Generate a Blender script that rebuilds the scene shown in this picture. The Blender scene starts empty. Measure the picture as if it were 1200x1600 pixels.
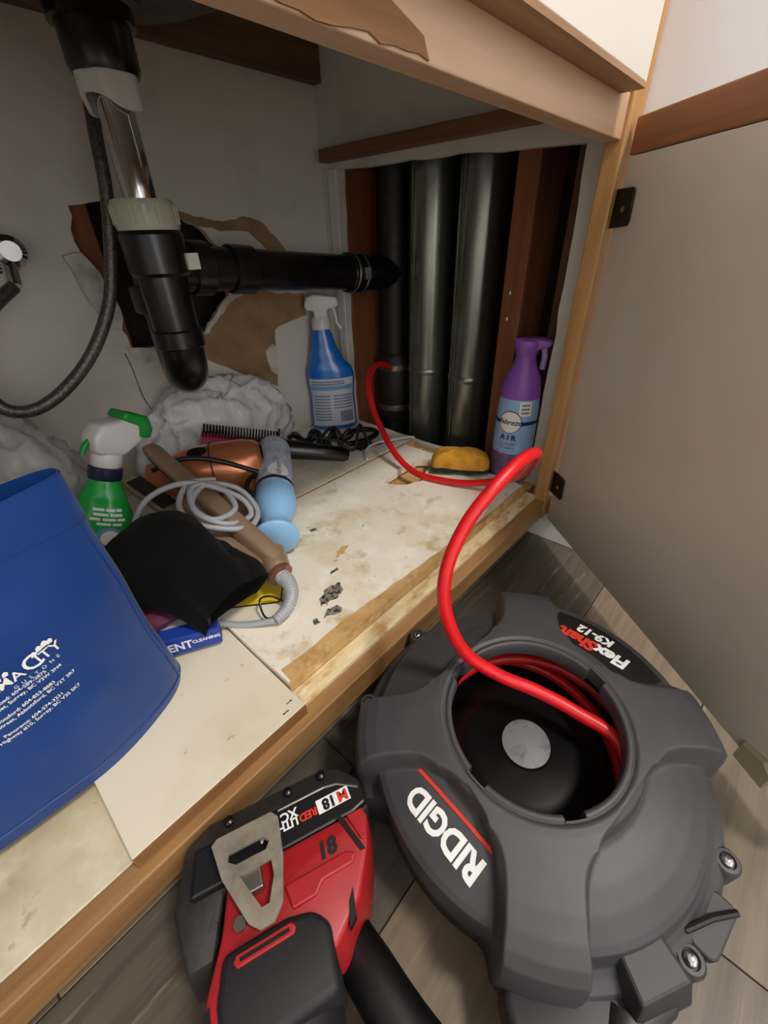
import bpy, bmesh, math, random
from mathutils import Vector, Matrix, Quaternion, noise
from mathutils.geometry import tessellate_polygon
random.seed(7)
scene = bpy.context.scene
col = scene.collection
PI = math.pi

# ------------------------------------------------------------------ camera
cam_d = bpy.data.cameras.new('camera')
cam_d.sensor_fit = 'HORIZONTAL'; cam_d.sensor_width = 36.0; cam_d.lens = 36.0 * 650 / 1200
cam_d.clip_start = 0.01; cam_d.clip_end = 20
cam = bpy.data.objects.new('camera', cam_d); col.objects.link(cam)
cam.matrix_world = Matrix(((0.66732, 0.42295, -0.61302, 0.0),
                           (-0.74434, 0.35072, -0.56829, 0.0),
                           (-0.02536, 0.83553, 0.54886, 0.46),
                           (0, 0, 0, 1)))
scene.camera = cam

# ------------------------------------------------------------------ world, light, exposure
w = bpy.data.worlds.new('world'); scene.world = w; w.use_nodes = True
w.node_tree.nodes['Background'].inputs[0].default_value = (0.6, 0.65, 0.75, 1)
w.node_tree.nodes['Background'].inputs[1].default_value = 0.05
vs = scene.view_settings
vs.view_transform = 'Standard'; vs.look = 'None'; vs.gamma = 1.0; vs.use_curve_mapping = False
vs.exposure = -0.03

def area(name, loc, target, size, power, color, shape='DISK'):
    d = bpy.data.lights.new(name, 'AREA'); d.shape = shape; d.size = size; d.energy = power; d.color = color
    o = bpy.data.objects.new(name, d); col.objects.link(o); o.location = loc
    o.rotation_euler = (Vector(target) - Vector(loc)).to_track_quat('-Z', 'Y').to_euler()
    return o
area('ceiling_lamp_light', (0.32, -0.92, 2.24), (0.32, -0.8, 0.0), 0.34, 34.0, (1.0, 0.955, 0.90))
fill_light = area('added_doorway_fill', (-0.50, -1.735, 1.0), (-0.50, 0.0, 1.0), 0.72, 11.0, (0.94, 0.96, 1.0), 'RECTANGLE')  # cool fill added as an unseen doorway, set low for the pipe highlights
fill_light.data.size_y = 1.9

# ------------------------------------------------------------------ helpers
def lin(h):
    h = h.lstrip('#'); out = []
    for i in (0, 2, 4):
        c = int(h[i:i + 2], 16) / 255
        out.append(c / 12.92 if c <= 0.04045 else ((c + 0.055) / 1.055) ** 2.4)
    return (*out, 1.0)

def mat(name, base, rough=0.5, metal=0.0, mix=None, bump=None, coat=0.0, alpha=1.0, trans=0.0, sub=0.0, spec=None, sheen=0.0, mixes=()):
    """mix = (colour, scale(3), lo, hi, detail): noise blended second colour; bump=(scale3, strength, distance)"""
    m = bpy.data.materials.new(name); m.use_nodes = True
    nt = m.node_tree; N = nt.nodes; L = nt.links
    b = N['Principled BSDF']
    b.inputs['Roughness'].default_value = rough; b.inputs['Metallic'].default_value = metal
    b.inputs['Base Color'].default_value = lin(base)
    if coat: b.inputs['Coat Weight'].default_value = coat; b.inputs['Coat Roughness'].default_value = 0.12
    if alpha < 1: b.inputs['Alpha'].default_value = alpha
    if trans: b.inputs['Transmission Weight'].default_value = trans
    if sub:
        b.inputs['Subsurface Weight'].default_value = sub; b.inputs['Subsurface Radius'].default_value = (0.01, 0.01, 0.01)
    if spec is not None: b.inputs['Specular IOR Level'].default_value = spec
    if sheen: b.inputs['Sheen Weight'].default_value = sheen
    tc = N.new('ShaderNodeTexCoord')
    def nz(scale3, detail, rgh=0.6, dist=0.0):
        mp = N.new('ShaderNodeMapping'); mp.inputs['Scale'].default_value = scale3
        L.new(tc.outputs['Object'], mp.inputs['Vector'])
        n = N.new('ShaderNodeTexNoise'); n.inputs['Scale'].default_value = 1.0; n.inputs['Detail'].default_value = detail
        n.inputs['Roughness'].default_value = rgh; n.inputs['Distortion'].default_value = dist
        L.new(mp.outputs[0], n.inputs['Vector']); return n
    cur = None
    allm = ([mix] if mix else []) + list(mixes)
    for (c2, sc, lo, hi, det) in allm:
        if not isinstance(sc, (tuple, list)): sc = (sc,) * 3
        n = nz(sc, det)
        r = N.new('ShaderNodeMapRange'); r.inputs['From Min'].default_value = lo; r.inputs['From Max'].default_value = hi
        L.new(n.outputs['Fac'], r.inputs['Value'])
        x = N.new('ShaderNodeMix'); x.data_type = 'RGBA'
        L.new(r.outputs[0], x.inputs['Factor'])
        if cur is None: x.inputs[6].default_value = lin(base)
        else: L.new(cur, x.inputs[6])
        x.inputs[7].default_value = lin(c2); cur = x.outputs[2]
    if cur is not None: L.new(cur, b.inputs['Base Color'])
    if bump:
        sc, st, dist = bump
        if not isinstance(sc, (tuple, list)): sc = (sc,) * 3
        n = nz(sc, 4); bp = N.new('ShaderNodeBump'); bp.inputs['Strength'].default_value = st; bp.inputs['Distance'].default_value = dist
        L.new(n.outputs['Fac'], bp.inputs['Height']); L.new(bp.outputs[0], b.inputs['Normal'])
    return m

class MB:
    """collects shapes, builds ONE mesh object"""
    def __init__(s): s.v = []; s.f = []
    def add(s, vs_, fs_):
        o = len(s.v); s.v += [Vector(p) for p in vs_]; s.f += [tuple(i + o for i in f) for f in fs_]; return s
    def box(s, x0, x1, y0, y1, z0, z1, M=None):
        p = [Vector((x, y, z)) for z in (z0, z1) for x, y in ((x0, y0), (x1, y0), (x1, y1), (x0, y1))]
        if M: p = [M @ q for q in p]
        return s.add(p, [(3, 2, 1, 0), (4, 5, 6, 7), (0, 1, 5, 4), (1, 2, 6, 5), (2, 3, 7, 6), (3, 0, 4, 7)])
    def prism(s, poly, z0, z1, M=None, top=None):
        """extruded polygon (CCW list of xy); top = other polygon at z1"""
        n = len(poly); tp = top or poly
        p = [Vector((x, y, z0)) for x, y in poly] + [Vector((x, y, z1)) for x, y in tp]
        if M: p = [M @ q for q in p]
        return s.add(p, [tuple(range(n - 1, -1, -1)), tuple(range(n, 2 * n))] + [(i, (i + 1) % n, n + (i + 1) % n, n + i) for i in range(n)])
    def lathe(s, prof, n=32, M=None, cap=True):
        vs_ = []; fs_ = []
        k = len(prof)
        for r, z in prof:
            for i in range(n):
                a = 2 * PI * i / n; vs_.append(Vector((r * math.cos(a), r * math.sin(a), z)))
        for j in range(k - 1):
            for i in range(n):
                a, b = j * n + i, j * n + (i + 1) % n
                fs_.append((a, b, b + n, a + n))
        if cap:
            fs_.append(tuple(range(n - 1, -1, -1))); fs_.append(tuple(range((k - 1) * n, k * n)))
        if M: vs_ = [M @ q for q in vs_]
        return s.add(vs_, fs_)
    def tube(s, pts, r, n=10, closed=False, smooth=0, sq=1.0, cap=True):
        pts = [Vector(p) for p in pts]
        if smooth: pts = catmull(pts, smooth, closed)
        k = len(pts); rs = r if isinstance(r, (list, tuple)) else None
        vs_ = []; fs_ = []
        up = None
        for i, p in enumerate(pts):
            a = pts[(i - 1) % k] if (closed or i > 0) else pts[0]; b = pts[(i + 1) % k] if (closed or i < k - 1) else pts[-1]
            t = (b - a).normalized()
            if up is None:
                up = t.orthogonal().normalized()
            up = (up - t * up.dot(t)).normalized(); sd = t.cross(up)
            if rs:
                u = i / (k - 1) * (len(rs) - 1); j = min(int(u), len(rs) - 2); rr = rs[j] + (rs[j + 1] - rs[j]) * (u - j)
            else: rr = r
            for q in range(n):
                an = 2 * PI * q / n
                vs_.append(p + up * (rr * math.cos(an)) + sd * (rr * math.sin(an) * sq))
        for i in range(k if closed else k - 1):
            for q in range(n):
                a, b = i * n + q, i * n + (q + 1) % n; c, d = ((i + 1) % k) * n + q, ((i + 1) % k) * n + (q + 1) % n
                fs_.append((a, b, d, c))
        if not closed and cap:
            fs_.append(tuple(range(n - 1, -1, -1))); fs_.append(tuple(range((k - 1) * n, k * n)))
        return s.add(vs_, fs_)
    def grid(s, fn, nu, nv, closed_u=False, flip=False):
        vs_ = [Vector(fn(i / (nu if closed_u else nu - 1), j / (nv - 1))) for j in range(nv) for i in range(nu)]
        fs_ = []
        for j in range(nv - 1):
            for i in range(nu if closed_u else nu - 1):
                a, b = j * nu + i, j * nu + (i + 1) % nu
                f = (a, b, b + nu, a + nu); fs_.append(f[::-1] if flip else f)
        return s.add(vs_, fs_)
    def build(s, name, m, parent=None, world=True, smooth=False, bevel=0.0, seg=2, solid=0.0, weld=False):
        me = bpy.data.meshes.new(name)
        vs_ = s.v
        root = parent
        if parent is not None and world:
            while root.parent is not None: root = root.parent
            inv = root.matrix_basis.inverted(); vs_ = [inv @ p for p in vs_]
        me.from_pydata([tuple(p) for p in vs_], [], s.f)
        bm = bmesh.new(); bm.from_mesh(me)
        if weld: bmesh.ops.remove_doubles(bm, verts=bm.verts, dist=1e-5)
        bmesh.ops.recalc_face_normals(bm, faces=bm.faces)
        if bevel:
            ed = [e for e in bm.edges if len(e.link_faces) == 2 and e.calc_face_angle(0) > 0.5]
            bmesh.ops.bevel(bm, geom=ed, offset=bevel, segments=seg, profile=0.5, affect='EDGES', clamp_overlap=True)
        if solid: bmesh.ops.solidify(bm, geom=bm.faces, thickness=solid)
        bm.to_mesh(me); bm.free()
        if smooth:
            for p in me.polygons: p.use_smooth = True
            try: me.set_sharp_from_angle(angle=math.radians(smooth if smooth > 1 else 40))
            except Exception: pass
        me.materials.append(m)
        o = bpy.data.objects.new(name, me); col.objects.link(o)
        if parent is not None: o.parent = parent
        return o

def catmull(P, k, closed=False):
    out = []; n = len(P)
    rng = range(n) if closed else range(n - 1)
    for i in rng:
        if closed: p0, p1, p2, p3 = P[(i - 1) % n], P[i], P[(i + 1) % n], P[(i + 2) % n]
        else: p0, p1, p2, p3 = P[max(i - 1, 0)], P[i], P[i + 1], P[min(i + 2, n - 1)]
        for j in range(k):
            t = j / k; t2 = t * t; t3 = t2 * t
            out.append(0.5 * ((2 * p1) + (p2 - p0) * t + (2 * p0 - 5 * p1 + 4 * p2 - p3) * t2 + (3 * p1 - p0 - 3 * p2 + p3) * t3))
    if not closed: out.append(P[-1])
    return out

def thing(name, label, cat, loc=(0, 0, 0), rot=None, scale=1):
    o = bpy.data.objects.new(name, None); col.objects.link(o); o.empty_display_size = 0.02
    if rot is None: rot = Quaternion()
    o.matrix_basis = Matrix.Translation(loc) @ rot.to_matrix().to_4x4()
    if scale != 1: o.matrix_basis = o.matrix_basis @ Matrix.Scale(scale, 4)
    o['label'] = label; o['category'] = cat
    return o
def tag(o, label, cat): o['label'] = label; o['category'] = cat; return o
def struct(o): o['kind'] = 'structure'; return o

def text(name, body, size, m, parent, fn, world=False, ex=0.0, bold=0.0, sx=1.0, shear=0.0, align='CENTER', space=1.0):
    """flat lettering as mesh; fn maps (x, y, z) of the flat text to a point"""
    c = bpy.data.curves.new(name, 'FONT'); c.body = body; c.size = size; c.align_x = align; c.align_y = 'CENTER'
    c.offset = bold; c.shear = shear; c.space_character = space; c.resolution_u = 3
    o = bpy.data.objects.new(name, c); col.objects.link(o)
    bpy.context.view_layer.update()
    me = bpy.data.meshes.new_from_object(o.evaluated_get(bpy.context.evaluated_depsgraph_get()))
    bpy.data.objects.remove(o)
    mb = MB(); mb.add([fn(v.co.x * sx, v.co.y, 0) for v in me.vertices], [tuple(p.vertices) for p in me.polygons])
    bpy.data.meshes.remove(me)
    return mb.build(name, m, parent, world)

def frame_fn(o, x, y):
    """text plane: origin o, x axis, y axis"""
    o = Vector(o); x = Vector(x).normalized(); y = Vector(y).normalized()
    return lambda a, b, c: o + x * a + y * b

def poly_hole(outer, holes):
    """triangulated polygon with holes -> 2d verts, tris, loops"""
    loops = [[Vector((p[0], p[1], 0)) for p in outer]] + [[Vector((p[0], p[1], 0)) for p in h] for h in holes]
    tris = tessellate_polygon(loops)
    flat = [p for l in loops for p in l]
    return flat, tris, [len(l) for l in loops]
def slab_hole(outer, holes, z0, z1, M):
    """plate with holes, thickness z0..z1 in local frame M"""
    flat, tris, ln = poly_hole(outer, holes); n = len(flat)
    mb = MB(); v = [M @ Vector((p.x, p.y, z0)) for p in flat] + [M @ Vector((p.x, p.y, z1)) for p in flat]
    f = [tuple(t) for t in tris] + [tuple(i + n for i in reversed(t)) for t in tris]
    o = 0
    for k in ln:
        f += [(o + i, o + (i + 1) % k, n + o + (i + 1) % k, n + o + i) for i in range(k)]; o += k
    return mb.add(v, f)
def ragged(pts, step, amp, seed=0, closed=True):
    """subdivide a polygon outline and jitter it"""
    rnd = random.Random(seed); out = []; n = len(pts)
    for i in range(n if closed else n - 1):
        a = Vector(pts[i]).to_2d(); b = Vector(pts[(i + 1) % n]).to_2d(); L = (b - a).length; k = max(1, int(L / step))
        for j in range(k):
            p = a.lerp(b, j / k)
            out.append((p.x + rnd.uniform(-amp, amp), p.y + rnd.uniform(-amp, amp)))
    return out
def fbm(p, sc, oc=3):
    v = 0; a = 1; p = Vector(p) * sc
    for _ in range(oc): v += a * noise.noise(p); a *= 0.5; p = p * 2.03 + Vector((3.1, 1.7, 4.2))
    return v
YZ = Matrix(((0, 0, 1, 0), (1, 0, 0, 0), (0, 1, 0, 0), (0, 0, 0, 1)))     # local (a,b,c) -> x=c, y=a, z=b
XZ = Matrix(((1, 0, 0, 0), (0, 0, 1, 0), (0, 1, 0, 0), (0, 0, 0, 1)))     # local (a,b,c) -> x=a, y=c, z=b

# ------------------------------------------------------------------ materials
m_wall = mat('painted_drywall', '#d5cfc4', 0.6, mix=('#bdb6a9', 7, 0.5, 0.75, 4), bump=(60, 0.15, 0.002), mixes=[('#a39d92', 2.5, 0.62, 0.85, 3)])
m_wallroom = mat('white_room_paint', '#ecebec', 0.55, bump=(120, 0.1, 0.001))
m_ceil = mat('ceiling_paint', '#ece9e4', 0.7)
m_gyp = mat('torn_drywall_paper', '#9a7d5c', 0.85, mix=('#7f6446', 22, 0.4, 0.7, 5), bump=(150, 0.3, 0.002))
m_plaster = mat('bare_gypsum', '#cfc8bb', 0.9, mix=('#aaa294', 40, 0.45, 0.7, 5), bump=(120, 0.6, 0.003))
def wood(name, a, b, axis, s=1.0, rough=0.55, c=None):
    sc = [55 * s] * 3; sc[axis] = 3.2 * s
    sc2 = [9 * s] * 3; sc2[axis] = 2.0 * s
    return mat(name, a, rough, mix=(b, tuple(sc), 0.38, 0.68, 6), mixes=[(c or b, tuple(sc2), 0.52, 0.75, 3)], bump=(tuple(sc), 0.15, 0.001))
m_rail = wood('worn_pine_rail', '#d6b496', '#c8a27d', 0, c='#e2cbb0')
m_rail2 = wood('bare_veneer_layer', '#94693f', '#79502c', 0)
m_stile = wood('pine_stile', '#c99c62', '#ab7a45', 2)
m_sill = wood('pine_bottom_rail', '#a67d4e', '#805a33', 0, c='#b78f5e')
m_osb = mat('raw_particle_ledge', '#e6d2a6', 0.8, mix=('#c49c60', (25, 60, 60), 0.5, 0.66, 5), mixes=[('#efe3c4', (30, 50, 50), 0.55, 0.68, 4)], bump=(90, 0.5, 0.002))
m_edge = wood('pale_edge_wood', '#b08a6c', '#95704f', 0)
m_oak = wood('oak_trim', '#a4704f', '#875436', 0, rough=0.45)
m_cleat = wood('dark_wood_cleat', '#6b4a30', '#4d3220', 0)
m_cleat_y = wood('brown_wood_cleat', '#8a6042', '#6a452c', 1)
m_stud = wood('stud_wood', '#8a5330', '#6b3b1f', 2, rough=0.7)
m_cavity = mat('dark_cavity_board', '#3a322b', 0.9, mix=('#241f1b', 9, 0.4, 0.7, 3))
m_lam = mat('stained_white_laminate', '#efe6d3', 0.5, mix=('#d6c49c', 9, 0.52, 0.74, 6), mixes=[('#f6f1e4', 30, 0.5, 0.7, 5), ('#8d7b5f', 46, 0.66, 0.76, 5), ('#b39d74', 5, 0.6, 0.8, 4), ('#c9b48c', 24, 0.56, 0.70, 6), ('#6e6250', 150, 0.70, 0.76, 3)], bump=(70, 0.25, 0.0015))
m_lam2 = mat('cream_laminate', '#e2d8c2', 0.45, mix=('#d2c6ab', 8, 0.5, 0.75, 4), mixes=[('#a89878', 60, 0.69, 0.78, 3)], bump=(40, 0.06, 0.001))
m_lam3 = mat('dirty_laminate_base', '#cdbf9f', 0.5, mix=('#a8997a', 9, 0.45, 0.7, 6), mixes=[('#dfd4bb', 20, 0.5, 0.7, 4), ('#8a7b60', 40, 0.63, 0.75, 4)], bump=(50, 0.15, 0.001))
m_chip = mat('exposed_chipboard', '#cfa76e', 0.85, mix=('#b3874d', 50, 0.45, 0.7, 5), mixes=[('#dcbd8a', 70, 0.55, 0.7, 4)], bump=(130, 0.5, 0.002))
m_rot = mat('rotten_grey_board', '#8b8474', 0.9, mix=('#2d2a25', 240, 0.47, 0.56, 5), bump=(200, 0.8, 0.002))
m_door = mat('cream_door_face', '#dad2c4', 0.40, mix=('#d2c9b9', 5, 0.45, 0.7, 3))
m_front = mat('cream_drawer_face', '#e4ded2', 0.45)
m_white = mat('white_trim_paint', '#ddd9d2', 0.5)
m_dark = mat('dark_toe_kick', '#3b2f25', 0.8, mix=('#2a211a', 12, 0.4, 0.7, 3))
m_galv = mat('grey_steel_pipe', '#8e938a', 0.27, 0.85, mix=('#767a70', (14, 14, 6), 0.4, 0.7, 5), bump=(60, 0.12, 0.001))
m_abs = mat('black_plastic_pipe', '#0b0a0c', 0.28, mix=('#161416', 40, 0.5, 0.7, 4))
m_absd = mat('dusty_black_pipe', '#1b1916', 0.55, mix=('#3a352c', 35, 0.55, 0.75, 4))
m_chrome = mat('chrome', '#c9c9cc', 0.08, 1.0)
m_steel = mat('brushed_steel', '#b9b6b0', 0.3, 1.0)
m_band = mat('clamp_band', '#8f8a80', 0.35, 0.9)
m_nut = mat('off_white_plastic_nut', '#b9b8a6', 0.4, sub=0.1)
m_nutw = mat('white_plastic_nut', '#d8d6d0', 0.4)
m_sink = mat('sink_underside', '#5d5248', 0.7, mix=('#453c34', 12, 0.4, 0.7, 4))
m_hinge = mat('dark_bronze_hinge', '#3d342a', 0.45, 0.7, mix=('#2a231c', 60, 0.4, 0.7, 3))
m_sticker = mat('white_sticker', '#d5d3cc', 0.6)
m_black = mat('black_plastic', '#0d0d0e', 0.42)
m_blackg = mat('glossy_black_plastic', '#0a0a0b', 0.25)
m_cordk = mat('black_cord', '#0a0a0b', 0.45)
m_cordg = mat('grey_cord', '#a3a5a8', 0.4)
m_cordw = mat('pale_blue_cord', '#cfe0e4', 0.45)
m_red = mat('red_cable_jacket', '#d8151b', 0.38, mix=('#c40f16', 80, 0.5, 0.7, 3))
m_drum = mat('charcoal_moulded_plastic', '#414143', 0.5, mix=('#3a3a3c', 30, 0.4, 0.7, 4), bump=(500, 0.08, 0.0004))
m_drumb = mat('dark_drum_lower', '#2c2c2e', 0.5, bump=(500, 0.08, 0.0004))
m_drumin = mat('black_drum_inside', '#0d0d0e', 0.4)
m_disc = mat('worn_grey_disc', '#77777a', 0.5, mix=('#57575a', 90, 0.5, 0.7, 4))
m_tw = mat('white_print', '#efefec', 0.5)
m_tr = mat('red_print', '#d8321f', 0.5)
m_tk = mat('black_print', '#131316', 0.5)
m_tgrey = mat('grey_print', '#7d8494', 0.6)
m_tnavy = mat('navy_print', '#16265c', 0.5)
m_labk = mat('black_label', '#101011', 0.35)
m_dred = mat('red_tool_plastic', '#a51d22', 0.42, mix=('#7f1217', 40, 0.55, 0.75, 4))
m_dgrip = mat('dark_rubber_grip', '#18181a', 0.62, bump=(400, 0.15, 0.0005))
m_battd = mat('dusty_battery_shell', '#1d1b18', 0.6, mix=('#35302a', 30, 0.45, 0.7, 5), bump=(80, 0.4, 0.003))
m_clip = mat('worn_metal_clip', '#b0a696', 0.42, 0.6, mix=('#8f8678', 60, 0.4, 0.7, 4))
m_tote = mat('blue_nonwoven_fabric', '#073a7e', 0.40, mix=('#063372', 6, 0.4, 0.7, 3), bump=((600, 600, 600), 0.12, 0.0005), sheen=0.1)
m_bag = mat('white_plastic_film', '#f6f5f7', 0.25, alpha=0.68, mix=('#e8e6ea', 20, 0.4, 0.7, 3), bump=((55, 55, 25), 0.8, 0.006))
m_bagc = mat('clear_plastic_film', '#cfd0d0', 0.2, alpha=0.5)
m_green = mat('green_bottle_plastic', '#12a848', 0.3, coat=0.3)
m_gcap = mat('green_cap_plastic', '#0f8d35', 0.35)
m_trig = mat('white_trigger_plastic', '#d6d6d4', 0.35)
m_navycol = mat('navy_collar', '#1a2140', 0.4)
m_blueliq = mat('blue_cleaner_bottle', '#1a73d2', 0.18, mix=('#1260bd', 12, 0.4, 0.7, 2), coat=0.5)
m_label = mat('pale_label', '#c3cad6', 0.5)
m_bluelab = mat('blue_label_band', '#6f9cc4', 0.5)
m_purple = mat('purple_cap_plastic', '#8a52b0', 0.4)
m_lilac = mat('lilac_trigger', '#a58cb8', 0.4)
m_canblue = mat('light_blue_can', '#8eb6e2', 0.35, mix=('#a8cbee', 14, 0.45, 0.7, 3))
m_lav = mat('lavender_print', '#7d5f92', 0.45, mix=('#5c5a63', 90, 0.45, 0.6, 4), mixes=[('#c58bc4', 120, 0.58, 0.7, 3)])
m_capblue = mat('pale_blue_cap', '#8fbfe9', 0.38, sub=0.1)
m_canw = mat('printed_pale_can', '#b9c2d4', 0.35, mix=('#8e9cc0', 40, 0.5, 0.62, 4), mixes=[('#d9dde4', 30, 0.55, 0.65, 3)])
m_copper = mat('copper_gloss_plastic', '#c67b54', 0.27, 0.55, coat=0.3)
m_gold = mat('champagne_plastic', '#ab9078', 0.32, 0.45)
m_goldd = mat('dark_plate_face', '#2b2622', 0.35, 0.3)
m_rose = mat('rose_gold_ring', '#9c6a58', 0.3, 0.6)
m_pink = mat('pink_brush_barrel', '#a8365a', 0.4)
m_cloth = mat('black_knit_fabric', '#070708', 0.95, bump=(900, 0.4, 0.001), spec=0.15, sheen=0.03)
m_yellow = mat('yellow_card', '#e8c81e', 0.5)
m_boxw = mat('printed_white_carton', '#b9bac0', 0.6, mix=('#8f929e', (40, 140, 60), 0.5, 0.62, 3))
m_boxb = mat('blue_carton_band', '#1f3d9c', 0.5)
m_sponge = mat('yellow_sponge_foam', '#d79a2e', 0.9, mix=('#b97f1e', 60, 0.45, 0.7, 4), bump=(220, 0.7, 0.003))
m_scour = mat('dark_green_scourer', '#1c3226', 0.95, bump=(300, 0.8, 0.003))
m_hose = mat('braided_hose', '#67615a', 0.35, 0.6, mix=('#514c45', (300, 300, 300), 0.45, 0.55, 1), bump=(420, 0.6, 0.001))
m_magenta = mat('dark_magenta_cloth', '#5d2440', 0.8)
m_lamp = bpy.data.materials.new('lamp_diffuser'); m_lamp.use_nodes = True
m_lamp.node_tree.nodes['Principled BSDF'].inputs['Base Color'].default_value = (0.9, 0.88, 0.82, 1)
m_lamp.node_tree.nodes['Principled BSDF'].inputs['Emission Color'].default_value = (1, 0.9, 0.75, 1)
m_lamp.node_tree.nodes['Principled BSDF'].inputs['Emission Strength'].default_value = 2.0

# ------------------------------------------------------------------ room shell
XL, YF, ZC, XW, YB = -1.25, -1.75, 2.35, 0.652, 0.735
floor = struct(MB().box(XL, XW + .25, YF, YB + .12, -0.03, -0.002).build('floor', m_dark))
plank_cols = ['#62584d', '#7a6e5d', '#544b42', '#6a5f53', '#857561', '#5c5247']
m_planks = []
for i, c in enumerate(plank_cols):
    k = ['#4d443b', '#665a4b', '#443c34', '#574d42', '#6f604e', '#4a4138'][i]
    m_planks.append(mat('vinyl_plank_%s' % 'abcdef'[i], c, 0.42, mix=(k, (7, 90, 20), 0.4, 0.68, 6), mixes=[('#9c8d78', (10, 130, 20), 0.6, 0.74, 5)], bump=((8, 160, 20), 0.12, 0.0006)))
pw, rr = 0.152, random.Random(3)
row = 0; y = 0.073 - 12 * pw
while y < 0.26:
    x = XL - rr.uniform(0, .9)
    while x < XW:
        x1 = min(x + 0.914, XW)
        a = max(x, XL)
        if x1 - a > 0.02:
            mi = rr.randrange(6)
            if abs(y - (0.073 - pw)) < .01: mi = 4 if a < .6 else 1
            if abs(y - 0.073) < .01: mi = 0
            MB().box(a + .0006, x1 - .0006, max(y, YF) + .0006, min(y + pw, .30) - .0006, -.002, 0.0).build('plank', m_planks[mi], floor, bevel=.0004, seg=1)
        x += 0.914
    y += pw; row += 1

# back wall with the torn plumbing hole
hole = ragged([(.222, .508), (.30, .512), (.352, .500), (.40, .478), (.425, .440), (.418, .385), (.365, .335), (.30, .322), (.240, .330), (.226, .372), (.218, .44), (.214, .47)], .012, .003, 4)
wall_back = struct(slab_hole([(XL, 0), (XW + .3, 0), (XW + .3, ZC), (XL, ZC)], [hole], 0, .013, Matrix.Translation((0, YB, 0)) @ XZ).build('wall_back', m_wall))
def patch(name, pts, m, parent, M, z0, z1, step=.012, amp=.0018, seed=1, holes=()):
    return slab_hole(ragged(pts, step, amp, seed), [ragged(h, step, amp, seed + 9) for h in holes], z0, z1, M).build(name, m, parent)
MBk = Matrix.Translation((0, YB, 0)) @ XZ
patch('torn_paper', [(.352, .334), (.366, .342), (.41, .385), (.44, .392), (.578, .372), (.578, .336), (.498, .320), (.484, .214), (.353, .290)], m_gyp, wall_back, MBk, -.0015, .001, seed=2)
patch('torn_paper', [(.36, .503), (.40, .494), (.433, .490), (.47, .496), (.503, .492), (.53, .468), (.553, .44), (.545, .425), (.52, .435), (.50, .458), (.478, .475), (.44, .476), (.395, .482), (.365, .493)], m_gyp, wall_back, MBk, -.0012, .001, seed=3)
patch('torn_paper', [(.475, .245), (.492, .232), (.496, .285), (.488, .297), (.47, .285)], m_plaster, wall_back, MBk, -.0022, .0005, seed=5)
patch('gypsum_edge', [(.352, .331), (.366, .334), (.42, .378), (.455, .388), (.45, .396), (.425, .395), (.40, .375)], m_plaster, wall_back, MBk, -.003, .003, seed=6, step=.008)
patch('gypsum_edge', [(.232, .334), (.275, .324), (.275, .310), (.25, .304), (.234, .318)], m_plaster, wall_back, MBk, -.0025, .002, seed=7, step=.008)
MB().tube([(.226, YB - .0005, .325), (.229, YB - .0005, .30), (.230, YB - .0005, .26), (.236, YB - .0005, .235)], .0009, 5, smooth=4).build('crack', m_rot, wall_back)

# right wall, cut open to the pipe cavity
op = ragged([(.250, .098), (.690, .098), (.693, .25), (.688, .563), (.47, .560), (.256, .550), (.252, .40)], .03, .0016, 8)
wall_side = struct(slab_hole([(.219, 0), (YB, 0), (YB, ZC), (.219, ZC)], [op], 0, .013, Matrix.Translation((XW, 0, 0)) @ YZ).build('wall_side', m_wall))
struct(MB().box(XW, XW + .013, YF, .219, 0, ZC).build('wall_right', m_wallroom))
MB().box(XW - .004, XW, .694, .716, .10, .566).build('corner_strip', m_white, wall_side, bevel=.001)
struct(MB().box(XL - .05, XL, YF, YB, 0, ZC).build('wall_left', m_wallroom))
struct(MB().box(XL - .05, XW + .05, YF - .05, YF, 0, ZC).build('wall_front', m_wallroom))
struct(MB().box(XL - .05, XW + .3, YF - .05, YB + .12, ZC, ZC + .03).build('ceiling', m_ceil))
struct(MB().box(XW - .018, XW, YF, .232, 0, .088).build('baseboard_right', m_white, bevel=.002))
struct(MB().box(-.94, -.87, YF, YF + .015, 0, 2.06).box(-.13, -.06, YF, YF + .015, 0, 2.06).box(-.87, -.13, YF, YF + .015, 1.99, 2.06).build('added_door_trim', m_white))  # unseen doorway trim added around the fill light, wall behind is solid
# cavity behind the right wall
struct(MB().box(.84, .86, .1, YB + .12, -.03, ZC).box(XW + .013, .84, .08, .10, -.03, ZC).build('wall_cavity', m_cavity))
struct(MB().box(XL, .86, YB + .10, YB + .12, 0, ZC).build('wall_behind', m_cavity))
def stud(label, x0, x1, y0, y1, z0=0, z1=1.2, m=m_stud):
    return tag(MB().box(x0, x1, y0, y1, z0, z1).build('wall_stud', m, bevel=.002), label, 'stud')
stud('brown wall stud left of the grey pipes, beside the black pipe end', .667, .752, .690, .730)
s2 = stud('brown wall stud between the right grey pipe and the purple can', .667, .752, .318, .352)
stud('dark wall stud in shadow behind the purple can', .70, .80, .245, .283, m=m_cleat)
stud('brown stud visible inside the torn hole behind the hose', .212, .246, YB + .0135, YB + .09, m=m_stud)
for z in (.385, .348):
    p = Matrix.Translation((.667, .340, z)) @ Matrix.Rotation(-PI / 2, 4, 'Y')
    MB().lathe([(.0035, 0), (.0035, .0015), (.002, .0025)], 10, p).build('nail_head', m_steel, s2)

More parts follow.
